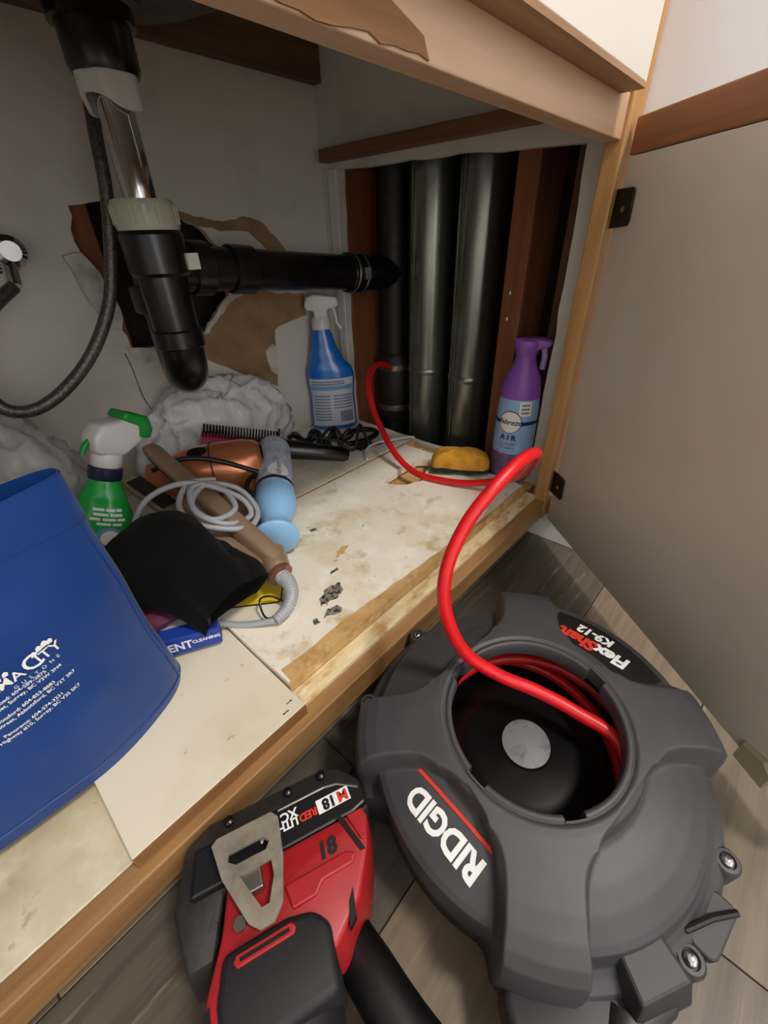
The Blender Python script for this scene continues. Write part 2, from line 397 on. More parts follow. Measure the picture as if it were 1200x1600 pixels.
def stack_pipe(label, cx, cy, r):
    t = thing('steel_pipe', label, 'pipe', (cx, cy, 0))
    MB().lathe([(r, -.0), (r, 1.3)], 40, Matrix.Translation((cx, cy, 0))).build('pipe_body', m_galv, t, smooth=60)
    MB().box(cx - r - .0012, cx - r * .985, cy + .01, cy + .013, .0, 1.3).build('seam', m_galv, t)
    MB().lathe([(r + .001, .22), (r + .0022, .223), (r + .0022, .228), (r + .001, .231)], 40, Matrix.Translation((cx, cy, 0)), cap=False).build('ridge', m_galv, t, smooth=60)
    return t
stack_pipe('left one of two tall grey steel pipes in the wall opening', .741, .548, .040)
stack_pipe('right one of two tall grey steel pipes in the wall opening', .741, .444, .040)
t = thing('drain_stack', 'dusty black drain pipe with clamp bands low in the opening left of the grey pipes', 'pipe', (.735, .636, 0))
M = Matrix.Translation((.735, .636, 0))
MB().lathe([(.028, 0), (.028, .9)], 28, M).build('pipe_body', m_absd, t, smooth=60)
MB().lathe([(.036, .10), (.038, .105), (.038, .235), (.034, .245), (.030, .25)], 28, M).build('coupling', m_absd, t, smooth=50)
for z in (.125, .215): MB().lathe([(.0385, z), (.0392, z + .001), (.0392, z + .012), (.0385, z + .013)], 28, M, cap=False).build('clamp_band', m_band, t)

# ------------------------------------------------------------------ vanity cabinet
YFR = 0.203
cab = thing('vanity_cabinet', 'worn wooden vanity cabinet with open front and particleboard base', 'cabinet', (0, .45, 0))
rail = MB().box(-.72, .607, YFR, YFR + .020, .541, .578).build('top_rail', m_rail, cab, bevel=.0012)
# peeling lower edge of the rail: torn veneer strips
patch('torn_veneer', [(.13, .562), (.205, .566), (.235, .560), (.262, .552), (.268, .5425), (.10, .5425), (.02, .5425), (.02, .56)], m_rail2, rail, Matrix.Translation((0, YFR - .0012, 0)) @ XZ, 0, .0014, step=.01, seed=11)
MB().box(.607, .6505, YFR - .004, YFR + .016, .055, .745).build('stile', m_stile, cab, bevel=.0015)
MB().box(-.72, -.68, YFR - .004, YFR + .016, .055, .745).build('stile', m_stile, cab, bevel=.0015)
ff = MB().box(-.70, .578, YFR - .022, YFR - .0005, .577, .735).build('false_front', m_front, cab, bevel=.001)
MB().box(-.70, .578, YFR - .0225, YFR - .0005, .573, .577).build('edge_strip', m_edge, ff)
MB().box(-.72, .615, .200, .216, .058, .089).build('bottom_rail', m_sill, cab, bevel=.0012)
MB().box(.10, .612, .2165, .236, .080, .0935).build('particle_ledge', m_osb, cab, bevel=.001)
MB().box(-.72, .10, .2165, .735, .072, .0895).build('base_panel', m_lam3, cab, bevel=.0008)
MB().box(.10, .650, .236, .735, .072, .0895).build('base_panel', m_chip, cab, bevel=.0008)
MB().box(-.72, .632, .275, .290, 0, .072).build('toe_kick', m_dark, cab)
MB().box(-.72, -.70, .22, .735, .0, .745).build('side_panel', m_front, cab)
MB().box(-.74, .651, .165, .735, .745, .783).build('countertop', m_white, cab, bevel=.003)
MB().box(-.70, .651, YB - .02, YB - .001, .677, .745).build('back_cleat', m_cleat, cab, bevel=.001)
MB().box(XW - .022, XW - .0005, .236, YB - .021, .574, .592).build('side_cleat', m_cleat_y, cab, bevel=.001)

# loose boards on the base
hole2 = ragged([(.462, .424), (.485, .434), (.53, .441), (.565, .436), (.590, .414), (.570, .400), (.530, .392), (.505, .380), (.480, .388), (.468, .402)], .010, .0025, 21)
oy = [(.113, .2365), (.30, .2365), (.598, .2375), (.604, .26), (.606, .497), (.113, .499)]
slab = slab_hole(ragged(oy, .05, .0009, 22), [hole2], .0945, .109, Matrix()).build('shelf_board', m_lam, bevel=0)
tag(slab, 'large stained white laminate board with a rotted hole, under the red cable', 'board')
e1 = MB().box(.114, .600, .2352, .2366, .0945, .1084).build('chipboard_edge', m_chip, slab)
def mark(pts, seed, m=m_rot): patch('rot_spot', pts, m, slab, Matrix(), .1088, .1096, step=.0035, amp=.0017, seed=seed)
mark([(.200, .288), (.222, .283), (.236, .290), (.240, .300), (.222, .304), (.206, .298)], 31)
mark([(.190, .272), (.208, .262), (.214, .272), (.200, .280)], 32)
mark([(.268, .338), (.285, .338), (.300, .346), (.286, .350)], 33, m_chip)
mark([(.285, .408), (.293, .406), (.296, .414), (.287, .416)], 34)
mark([(.176, .270), (.182, .268), (.184, .276), (.178, .277)], 35)
mark([(.243, .318), (.257, .318), (.258, .323), (.246, .322)], 36)
# slivers of bare chipboard where the laminate has chipped off along the front edge
patch('chipped_strip', [(.116, .2348), (.20, .2348), (.30, .2348), (.45, .2348), (.60, .2350), (.60, .239), (.50, .2385), (.42, .239), (.36, .243), (.30, .2455), (.24, .250), (.20, .253), (.16, .250), (.118, .252)], m_chip, slab, Matrix(), .1086, .1094, step=.012, amp=.0012, seed=41)
MB().box(.114, .640, .4995, .5085, .0897, .1055).build('filler_batten', m_chip, cab)
tag(MB().box(.10, .650, .509, .734, .0945, .1065).build('shelf_board', m_lam, bevel=.001), 'white laminate board at the back under the black cord', 'board')
t = thing('shelf_board', 'short cream board overhanging the cabinet edge beside the blue bag', 'board', (.04, .28, .09))
MB().box(-.042, .1115, .210, .45, .0905, .1035).build('laminate_top', m_lam2, t, bevel=.0005)
MB().box(-.042, .1115, .2085, .2105, .0905, .1030).build('raw_edge', m_rail2, t)
for x0, y0 in ((.100, .222), (.092, .216)): MB().box(x0, x0 + .006, y0, y0 + .0015, .1033, .1038).build('staple', m_rot, t)

# ------------------------------------------------------------------ door
ang = math.atan2(-.76459, -.64452)
door = thing('cabinet_door', 'open cream cabinet door with brown oak strip along the top', 'door', (.624, .199, 0), Quaternion((0, 0, 1), ang))
MB().box(.006, .47, 0, .018, .052, .528).build('door_panel', m_door, door, world=False, bevel=.001)
MB().box(.006, .47, -.001, .021, .5285, .560).build('oak_strip', m_oak, door, world=False, bevel=.0015)
for z in (.463, .104):
    h = MB().prism([(-.001, z), (.034, z + .002), (.036, z + .006), (.034, z + .034), (.030, z + .037), (-.001, z + .037)], -.0035, -.0008, Matrix(((1, 0, 0, 0), (0, 0, 1, 0), (0, 1, 0, 0), (0, 0, 0, 1)))).build('hinge', m_hinge, door, world=False, bevel=.0005)
    MB().lathe([(.0035, z - .008), (.0035, z + .046)], 12, Matrix.Translation((-.002, -.004, 0))).build('knuckle', m_hinge, h, world=False, smooth=40)
    MB().lathe([(.003, 0), (.003, .001), (.001, .0016)], 10, Matrix.Translation((.022, -.0035, z + .018)) @ Matrix.Rotation(PI / 2, 4, 'X')).build('screw', m_steel, h, world=False)
MB().prism([(.398, .045), (.428, .045), (.428, .063), (.418, .070), (.398, .066)], -.006, -.0003, Matrix(((1, 0, 0, 0), (0, 0, 1, 0), (0, 1, 0, 0), (0, 0, 0, 1)))).build('corner_bumper', mat('clear_bumper', '#b9ab92', 0.3, alpha=.8), door, world=False, bevel=.001)

# ------------------------------------------------------------------ sink drain, hose, valve
TX, TY = .240, .562
drain = thing('sink_drain', 'black sink trap with chrome tailpiece hanging in front of the torn wall', 'drain', (TX, TY, .31))
Mt = Matrix.Translation((TX, TY, 0))
MB().lathe([(.0165, .49), (.0165, .66)], 32, Mt).build('tailpiece', m_chrome, drain, smooth=60)
MB().lathe([(.0285, .594), (.031, .60), (.031, .626), (.036, .627), (.036, .641)], 28, Mt).build('strainer_collar', m_blackg, drain, smooth=35)
MB().lathe([(.029, .6265), (.0335, .6265), (.0335, .637), (.029, .637)], 24, Mt).build('lock_ring', m_steel, drain)
nn = MB()
def nutf(u, v):
    a = u * 2 * PI; lobe = 1 + .05 * math.cos(6 * a)
    low = .568 + .012 * (0.5 + .5 * math.sin(a * 2 + 1))
    z = low + (.600 - low) * v
    return (TX + .027 * lobe * math.cos(a), TY + .027 * lobe * math.sin(a), z)
nn.grid(nutf, 48, 4, True).build('broken_nut', m_nutw, drain, smooth=40, solid=.004)
MB().lathe([(.019, .474), (.0315, .474), (.0325, .478), (.0325, .497), (.030, .501), (.0168, .501)], 32, Mt).build('slip_nut', m_nut, drain, smooth=35)
for i in range(16):
    a = 2 * PI * i / 16
    MB().box(.0318, .0335, -.0018, .0018, .479, .496, Mt @ Matrix.Rotation(a, 4, 'Z')).build('nut_rib', m_nut, bpy.data.objects['slip_nut'])
# J bend, away from the tail towards the wall, then the arm to the right
dx, dy = Vector((.30, .95)).normalized()
D = .088
J = [(TX, TY, .474), (TX, TY, .44)] + [(TX, TY, .36)]
for i in range(0, 9):
    a = PI * i / 8
    J.append((TX + dx * D / 2 * (1 - math.cos(a)), TY + dy * D / 2 * (1 - math.cos(a)), .352 - .040 * math.sin(a)))
RX, RY = TX + dx * D, TY + dy * D
J += [(RX, RY, .39)]
MB().tube(J, .0265, 24, smooth=3).build('trap_bend', m_abs, drain, smooth=60)
MB().lathe([(.029, .43), (.033, .434), (.033, .470), (.030, .474)], 28, Mt).build('trap_hub', m_abs, drain, smooth=35)
MB().lathe([(.0275, .352), (.0292, .354), (.0292, .372), (.0275, .374)], 28, Mt).build('hub_ridge', m_abs, drain, smooth=35)
MB().box(TX + .0195, TX + .0335, TY - .0315, TY - .018, .436, .452, None).build('sticker', m_sticker, drain)
MB().lathe([(.034, .385), (.036, .388), (.036, .415), (.033, .418)], 28, Matrix.Translation((RX, RY, 0))).build('union_nut', m_abs, drain, smooth=35)
ar = [(RX, RY, .40), (RX + .002, RY, .425), (RX + .028, RY, .432), (.36, .648, .429), (.50, .645, .418), (.66, .640, .406), (.735, .637, .402)]
MB().tube(ar, .0285, 24, smooth=4).build('trap_arm', m_abs, drain, smooth=60)
def ring(x0, x1, r, m, nm):
    f = lambda x: Vector((x, .648 - (x - .36) * .0267, .429 - (x - .36) * .0786))
    a, b = f(x0), f(x1); q = (b - a).to_track_quat('Z', 'Y').to_matrix().to_4x4()
    MB().lathe([(r - .002, 0), (r, .002), (r, (b - a).length - .002), (r - .002, (b - a).length)], 28, Matrix.Translation(a) @ q).build(nm, m, drain, smooth=35)
ring(.315, .345, .034, m_abs, 'arm_nut'); ring(.375, .415, .0325, m_abs, 'arm_coupling')
ring(.608, .650, .0325, m_abs, 'rubber_coupling'); ring(.614, .622, .0335, m_band, 'clamp_band'); ring(.636, .643, .0335, m_band, 'clamp_band')
MB().box(.626, .640, .606, .612, .398, .418).build('clamp_screw', m_steel, drain, bevel=.001)

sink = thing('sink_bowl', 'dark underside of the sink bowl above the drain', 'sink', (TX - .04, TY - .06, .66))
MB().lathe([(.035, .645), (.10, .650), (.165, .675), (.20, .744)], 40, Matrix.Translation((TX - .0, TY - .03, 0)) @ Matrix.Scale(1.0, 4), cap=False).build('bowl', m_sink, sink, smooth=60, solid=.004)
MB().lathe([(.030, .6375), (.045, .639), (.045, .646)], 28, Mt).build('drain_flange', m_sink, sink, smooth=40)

hp = [(.262, .655, .70), (.247, .625, .62), (.2300, .605, .555), (.2215, .60, .510), (.205, .60, .4515), (.184, .60, .401), (.146, .60, .352), (.100, .60, .318), (.0645, .60, .309), (.044, .605, .325), (.045, .63, .37), (.085, .66, .405), (.118, .675, .425)]
tag(MB().tube(hp, .0068, 12, smooth=6).build('supply_hose', m_hose, smooth=60), 'grey braided supply hose looping below the sink at the left', 'hose')
v = thing('shutoff_valve', 'small chrome shut-off valve on the back wall at the left edge', 'valve', (.128, YB, .457))
MB().tube([(.128, YB - .001, .457), (.128, .690, .457)], .009, 16).build('valve_body', m_chrome, v, smooth=50)
MB().tube([(.128, .695, .457), (.120, .680, .425)], .0075, 14).build('outlet', m_chrome, v, smooth=50)
MB().lathe([(.012, 0), (.016, .003), (.016, .008), (.010, .013)], 20, Matrix.Translation((.130, .690, .459)) @ Matrix.Rotation(PI / 2, 4, 'X') ).build('handle', m_chrome, v, smooth=40)
MB().lathe([(.020, 0), (.022, .002), (.012, .006)], 20, Matrix.Translation((.128, YB, .457)) @ Matrix.Rotation(PI / 2, 4, 'X')).build('escutcheon', m_chrome, v, smooth=40)
tag(MB().prism(ragged([(.190, .452), (.212, .455), (.224, .43), (.236, .375), (.228, .358), (.212, .365), (.198, .41)], .01, .0015, 51), 0, .010, Matrix.Translation((0, YB - .019, 0)) @ XZ).build('drywall_fragment', m_plaster, bevel=.001), 'broken piece of pale drywall hanging beside the torn hole', 'drywall')

# ------------------------------------------------------------------ items in the cabinet
def axis_rot(a, b, spin=0.0):
    d = (Vector(b) - Vector(a)).normalized()
    return d.to_track_quat('Z', 'Y') @ Quaternion((0, 0, 1), spin)
def superellipse(rx, ry, e, n):
    out = []
    for i in range(n):
        a = 2 * PI * i / n; c, s_ = math.cos(a), math.sin(a)
        out.append((rx * math.copysign(abs(c) ** (2 / e), c), ry * math.copysign(abs(s_) ** (2 / e), s_)))
    return out
def interp(tab, z):
    if z <= tab[0][0]: return tab[0][1:]
    for a, b in zip(tab, tab[1:]):
        if z <= b[0]:
            t = (z - a[0]) / (b[0] - a[0]); t = t * t * (3 - 2 * t)
            return tuple(p + (q - p) * t for p, q in zip(a[1:], b[1:]))
    return tab[-1][1:]
def bottle_fn(tab, e=2.6):
    """tab rows: z, rx, ry, cx -> surface(angle, z, offset)"""
    def f(a, z, off=0.0):
        rx, ry, cx = interp(tab, z); c, s_ = math.cos(a), math.sin(a)
        return Vector((cx + (rx + off) * math.copysign(abs(c) ** (2 / e), c), (ry + off) * math.copysign(abs(s_) ** (2 / e), s_), z))
    return f
def bottle_mesh(tab, e=2.6, nz=40, na=40):
    f = bottle_fn(tab, e); z0, z1 = tab[0][0], tab[-1][0]; mb = MB()
    mb.grid(lambda u, v: f(u * 2 * PI, z0 + (z1 - z0) * v), na, nz, True)
    o = len(mb.v); mb.f.append(tuple(range(na - 1, -1, -1))); mb.f.append(tuple(range(o - na, o)))
    return mb
def patch_on(f, a0, a1, z0, z1, off, na=14, nz=10):
    return MB().grid(lambda u, v: f(a0 + (a1 - a0) * u, z0 + (z1 - z0) * v, off), na, nz)
def on_fn(f, a_c, z_c, r, off):
    """maps flat text onto a bottle surface; r approximates the local radius"""
    return lambda x, y, z: f(a_c + x / r, z_c + y, off)

# blue window-cleaner spray bottle in the back corner
BB = Vector((.594, .694, .1068))
bb = thing('spray_bottle', 'blue cleaner spray bottle with white trigger standing in the back corner', 'bottle', BB, Quaternion((0, 0, 1), math.radians(-38)))
tab = [(0, .046, .026, 0), (.004, .050, .029, 0), (.03, .049, .029, 0), (.075, .047, .028, 0), (.11, .050, .029, .0), (.125, .048, .028, -.001), (.15, .034, .024, -.006), (.175, .025, .020, -.009), (.195, .021, .018, -.010), (.200, .0165, .0165, -.010), (.206, .0165, .0165, -.010)]
f = bottle_fn(tab, 2.4)
bb_body = bottle_mesh(tab, 2.4).build('bottle_body', m_blueliq, bb, False, smooth=50)
lab = patch_on(f, -PI * .86, -PI * .16, .010, .112, .0008).build('label', m_label, bb_body, False, smooth=60)
patch_on(f, -PI * .83, -PI * .20, .088, .097, .0012).build('label_band', m_bluelab, lab, False, smooth=60)
for i in range(9):
    z = .022 + i * .0065
    patch_on(f, -PI * .80, -PI * .53, z, z + .0032, .0012, 8, 2).build('printed_line', m_tgrey, lab, False)
    if i > 3: patch_on(f, -PI * .50, -PI * .20, z, z + .0032, .0012, 8, 2).build('printed_line', m_tgrey, lab, False)
patch_on(f, -PI * .44, -PI * .22, .018, .042, .0012, 8, 2).build('printed_box', m_tgrey, lab, False)
for z in (.099, .104): patch_on(f, -PI * .78, -PI * .35, z, z + .003, .0012, 8, 2).build('printed_line', m_tgrey, lab, False)
hd = MB().lathe([(.0185, .205), (.0185, .222), (.014, .228)], 24, Matrix.Translation((-.010, 0, 0))).build('collar', m_trig, bb, False, smooth=40)
MB().prism([(-.040, .246), (-.036, .240), (-.022, .238), (-.022, .222), (.004, .222), (.004, .240), (.022, .243), (.028, .250), (.024, .262), (-.020, .268), (-.036, .262)], -.012, .012, Matrix(((1, 0, 0, 0), (0, 0, -1, 0), (0, 1, 0, 0), (0, 0, 0, 1)))).build('trigger_head', m_trig, bb, False, bevel=.004, seg=3, smooth=50)
MB().tube([(.014, 0, .245), (.020, 0, .232), (.022, 0, .215), (.030, 0, .204)], .0035, 8, smooth=4).build('trigger_lever', m_trig, bb, False, smooth=60)

# purple air freshener can standing by the opening
PC = Vector((.628, .289, .0))
PC.z = .1092
pc = thing('air_freshener_can', 'light blue air freshener can with purple spray top beside the wooden post', 'can', Vector((.640, .285, .0945)))
prof = [(.0285, 0), (.0315, .003), (.033, .010), (.0335, .08), (.0325, .13), (.031, .145), (.030, .150)]
body = MB().lathe(prof, 40).build('can_body', m_canblue, pc, False, smooth=50)
tabc = [(z, r, r, 0) for r, z in prof]
f = bottle_fn(tabc, 2.0)
cap = MB().lathe([(.0315, .149), (.031, .156), (.027, .178), (.0185, .196), (.0155, .206), (.0155, .212), (.019, .222), (.0215, .229), (.019, .2335), (.008, .235)], 36).build('spray_cap', m_purple, pc, False, smooth=50)
av = math.atan2(-.285, -.640)   # angle that faces the room
dv = Vector((math.cos(av - .95 + PI * .5), math.sin(av - .95 + PI * .5), 0))
sp = Vector((.30, -.95, 0)).normalized()
MB().prism([(0, .215), (.034, .226), (.036, .233), (.02, .236), (0, .236)], -.012, .012, Matrix(((sp.x, 0, -sp.y, 0), (sp.y, 0, sp.x, 0), (0, 1, 0, 0), (0, 0, 0, 1)))).build('nozzle_hood', m_purple, cap, False, bevel=.003, seg=2, smooth=50)
MB().tube([sp * .024 + Vector((0, 0, .224)), sp * .027 + Vector((0, 0, .21)), sp * .026 + Vector((0, 0, .192))], .0045, 8, smooth=3).build('trigger', m_lilac, pc, False, smooth=60)
patch_on(f, av - 1.5, av + 1.5, .004, .058, .0004, 24, 12).build('lavender_picture', m_lav, body, False, smooth=60)
patch_on(f, av - 1.5, av + 1.6, .1085, .1145, .0004, 24, 3).build('navy_band', m_tnavy, body, False, smooth=60)
def badge(f, a_c, z_c, R, off, r0):
    return MB().grid(lambda u, v: f(a_c + R * max(v, .02) * math.cos(2 * PI * u) / r0, z_c + R * max(v, .02) * math.sin(2 * PI * u), off), 32, 8, True)
lo = av - .28
badge(f, lo, .113, .0185, .0006, .033).build('badge_rim', m_tnavy, body, False)
badge(f, lo, .113, .0172, .0010, .033).build('badge', m_tw, body, False)
text('printed_text', 'febreze', .012, m_tk, body, on_fn(f, lo, .113, .033, .0013), shear=.25, bold=.0002)
text('printed_text', 'A I R', .012, m_tk, body, on_fn(f, lo, .087, .033, .0008), bold=.0004)
text('printed_text', 'Lavender', .0075, m_lav, body, on_fn(f, lo, .0765, .033, .0008))
text('printed_text', 'Dreams', .0075, m_lav, body, on_fn(f, lo, .070, .033, .0008))
patch_on(f, lo + .35, lo + .95, .124, .147, .0005, 8, 3).build('white_flash', m_tw, body, False)
for z in (.128, .134, .140): patch_on(f, lo + .45, lo + .85, z, z + .003, .0009, 8, 2).build('printed_line', m_tgrey, body, False)

# pale blue air freshener can lying on the pile, cap towards the room
A, B = Vector((.2205, .3935, .1415)), Vector((.350, .572, .176))
lc = thing('air_freshener_can', 'pale blue air freshener can lying on its side, round cap facing the room', 'can', A, axis_rot(A, B))
MB().lathe([(.0, 0), (.0275, .0), (.0295, .002), (.0295, .005), (.026, .009), (.020, .020), (.019, .030), (.024, .045), (.0285, .060), (.0295, .075), (.0275, .092)], 40, cap=False).build('spray_cap', m_capblue, lc, False, smooth=50)
prof = [(.0262, .091), (.0272, .096), (.0272, .205), (.025, .214), (.018, .218)]
body = MB().lathe(prof, 40).build('can_body', m_canw, lc, False, smooth=50)
f = bottle_fn([(z, r, r, 0) for r, z in prof], 2.0)
up_l = lc.matrix_basis.to_3x3().inverted() @ Vector((-.25, -.35, .9)); au = math.atan2(up_l.y, up_l.x)
patch_on(f, au - 1.6, au + 1.6, .097, .104, .0004, 24, 3).build('navy_band', m_tnavy, body, False, smooth=60)
badge(f, au + .35, .118, .0155, .0007, .027).build('badge', m_tw, body, False)
text('printed_text', 'febreze', .0105, m_tnavy, body, lambda x, y, z, f=f, au=au: f(au + .35 - y / .027, .118 + x, .0011), shear=.25)

# green spray bottle leaning against the pile
A, B = Vector((.040, .522, .112)), Vector((.108, .530, .262))
gb = thing('spray_bottle', 'green spray bottle with white head and green nozzle behind the blue bag', 'bottle', A, axis_rot(A, B, math.radians(48)), scale=.88)
tab = [(0, .038, .026, 0), (.005, .043, .030, 0), (.04, .044, .030, 0), (.075, .042, .029, 0), (.105, .036, .026, 0), (.13, .027, .022, .0), (.150, .019, .018, 0), (.156, .0165, .0165, 0)]
f = bottle_fn(tab, 2.4)
g_body = bottle_mesh(tab, 2.4).build('bottle_body', m_green, gb, False, smooth=50)
inv = gb.matrix_basis.to_3x3().inverted(); vd = inv @ Vector((-.05, -.50, .25)); ag = math.atan2(vd.y, vd.x)
MB().lathe([(.0185, .155), (.0195, .157), (.0195, .170), (.017, .172)], 28).build('collar', m_navycol, gb, False, smooth=40)
MB().lathe([(.0165, .171), (.018, .174), (.0185, .186), (.017, .190)], 28).build('neck_ring', m_trig, gb, False, smooth=40)
hx = inv @ Vector((.83, .20, .10)); hx.z = 0; hx.normalize()
MH = Matrix(((hx.x, 0, -hx.y, 0), (hx.y, 0, hx.x, 0), (0, 1, 0, 0), (0, 0, 0, 1)))
MB().prism([(-.020, .188), (.016, .188), (.028, .200), (.040, .212), (.036, .232), (.010, .236), (-.018, .226), (-.026, .208)], -.0165, .0165, MH).build('trigger_head', m_trig, gb, False, bevel=.006, seg=3, smooth=60)
MB().prism([(.030, .214), (.047, .214), (.050, .226), (.042, .243), (.010, .246), (.006, .236), (.028, .230)], -.0175, .0175, MH).build('nozzle_cap', m_gcap, gb, False, bevel=.003, seg=2, smooth=50)
MB().tube([MH @ Vector((-.020, .206, 0)), MH @ Vector((-.027, .198, 0)), MH @ Vector((-.030, .186, 0))], .0038, 8, smooth=4).build('trigger_lever', m_gcap, gb, False, smooth=60)
for i in range(4):
    for a0, a1 in (((-.42, -.10), (-.05, .30), (.36, .62)), ((-.38, .02), (.08, .56)), ((-.45, -.22), (-.16, .26), (.32, .66)), ((-.30, .10), (.16, .50)))[i]:
        patch_on(f, ag + a0, ag + a1, .1175 - i * .0062, .1210 - i * .0062, .0007, 6, 2).build('printed_line', m_tw, g_body, False)
badge(f, ag + .1, .080, .0165, .0006, .036).build('round_badge', m_bluelab, g_body, False)
badge(f, ag + .1, .082, .0105, .0011, .036).build('foam_picture', m_tw, g_body, False)
patch_on(f, ag - .40, ag + .55, .046, .064, .0012, 10, 4).build('navy_label', m_tnavy, g_body, False)
for z in (.050, .055, .060): patch_on(f, ag - .28, ag + .42, z, z + .0018, .0016, 8, 2).build('printed_line', m_tw, g_body, False)

# crumpled plastic bags
def crumple(name, c, s_, m, seed, sub=5, amp=.34, zmin=None, ymax=None):
    bm = bmesh.new(); bmesh.ops.create_icosphere(bm, subdivisions=sub, radius=1)
    off = Vector((seed * 3.3, seed * 1.7, seed * .9)); mb = MB()
    for v_ in bm.verts:
        p = v_.co.copy()
        n1 = noise.noise(p * 1.4 + off); n2 = abs(noise.noise(p * 2.9 + off)); n3 = abs(noise.noise(p * 6.2 + off * 2))
        s3 = Vector((p.x * 5.5 + p.z * 1.5, p.y * 4, p.z * 2.2 - p.x * 2)); n4 = abs(noise.noise(s3 + off)); n5 = abs(noise.noise(Vector((p.x * 4 - p.z * 9, p.y * 5, p.z * 6 + p.x * 7)) + off))
        k = 1 + amp * (n1 * .55 + .30 - .75 * n2 + .25 - .70 * n4 - .30 * n5)
        q = Vector((p.x * s_[0] * k + c[0], p.y * s_[1] * k + c[1], p.z * s_[2] * k + c[2]))
        if zmin is not None and q.z < zmin: q.z = zmin + random.random() * .001
        if ymax is not None and q.y > ymax: q.y = ymax - random.random() * .001
        v_.co = q
    vs_ = [v_.co.copy() for v_ in bm.verts]; fs_ = [tuple(v_.index for v_ in f_.verts) for f_ in bm.faces]
    bm.free(); return mb.add(vs_, fs_).build(name, m, smooth=120)
tag(crumple('plastic_bag', (.325, .690, .165), (.128, .042, .105), m_bag, 1, zmin=.108, ymax=.731), 'crumpled white plastic bag against the back wall behind the hair dryer', 'bag')
tag(crumple('plastic_bag', (.005, .60, .20), (.085, .09, .115), m_bagc, 4, zmin=.091, ymax=.731), 'clear crumpled plastic bag at the left edge behind the blue bag', 'bag')

# hot brush with black bristles and a bundled black cord
A, B = Vector((.262, .637, .196)), Vector((.356, .575, .168))
hb = thing('hot_brush', 'dark pink heated brush with black bristles and black handle on the pile', 'brush', A, axis_rot(A, B))
u_ = hb.matrix_basis.to_3x3().inverted() @ Vector((0, 0, 1)); u_.z = 0; u_.normalize(); v_ = Vector((-u_.y, u_.x, 0))
def oval(r1, r2, z0, z1, up, m, nm):
    MB().grid(lambda a, b: u_ * (r1 * math.cos(a * 2 * PI) + up) + v_ * (r2 * math.sin(a * 2 * PI)) + Vector((0, 0, z0 + (z1 - z0) * b)), 24, 2, True).build(nm, m, hb, False, smooth=50)
bar = MB().grid(lambda a, b: u_ * (.014 * math.cos(a * 2 * PI)) + v_ * (.019 * math.sin(a * 2 * PI)) + Vector((0, 0, .118 * b)), 24, 2, True)
bar.f += [tuple(range(23, -1, -1)), tuple(range(24, 48))]
bar = bar.build('barrel', m_pink, hb, False, smooth=50)
brs = MB()
for i in range(25):
    for j in (-1.2, -.6, 0, .6, 1.2):
        d_ = (u_ * math.cos(j) + v_ * math.sin(j)).normalized(); p = Vector((0, 0, .003 + i * .0047))
        brs.tube([p + d_ * .012, p + d_ * .029], .0011, 5)
brs = brs.build('bristles', m_black, hb, False); brs['kind'] = 'stuff'
MB().grid(lambda a, b: u_ * (.017 * math.cos(a * 2 * PI)) + v_ * (.021 * math.sin(a * 2 * PI)) + Vector((0, 0, .119 + .012 * b)), 24, 2, True).build('end_flange', m_black, hb, False, smooth=50)
MB().prism([(-.004, 0), (.004, 0), (.003, .034), (-.003, .034)], .117, .120, Matrix(((v_.x, u_.x, 0, 0), (v_.y, u_.y, 0, 0), (0, 0, 1, 0), (0, 0, 0, 1)))).build('comb_stop', m_black, hb, False)
MB().lathe([(.016, .130), (.017, .14), (.0145, .19), (.013, .235), (.009, .242)], 20).build('handle', m_blackg, hb, False, smooth=50)
pts = []
rc = random.Random(12)
q0 = Vector((.400, .588, .158))
for i in range(46):
    a = i * 1.25; k = i / 45
    c_ = q0 + Vector((.115 * k, -.004 - .012 * k, -.022 * k))
    pts.append(c_ + Vector((rc.uniform(.012, .032) * math.cos(a), rc.uniform(.014, .040) * math.sin(a) * .8, .028 * math.sin(a * 1.7) * rc.uniform(.4, 1))))
for p in pts: p.z = max(p.z, .1115)
pts += [Vector((.56, .55, .113)), Vector((.60, .535, .112))]
tag(MB().tube(pts, .0032, 8, smooth=6).build('black_cord', m_cordk, smooth=60), 'tangled bundle of black power cord in front of the blue spray bottle', 'cord')
pl = thing('power_plug', 'black looped plug end lying beside the tangled black cord', 'plug', (.56, .585, .108))
MB().tube([(.520, .600, .120), (.560, .612, .121), (.598, .594, .120), (.596, .566, .119), (.555, .560, .119), (.52, .572, .119)], .0055, 10, smooth=5).build('loop', m_blackg, pl, smooth=60)
MB().box(.526, .548, .545, .560, .109, .123).build('plug_body', m_black, pl, bevel=.002)
tag(MB().tube([(.505, .508, .1115), (.53, .535, .1115), (.565, .545, .112), (.60, .530, .112), (.632, .512, .112), (.640, .50, .112)], .0026, 8, smooth=6).build('pale_cord', m_cordw, smooth=60), 'thin pale blue cord lying at the back under the red cable', 'cord')

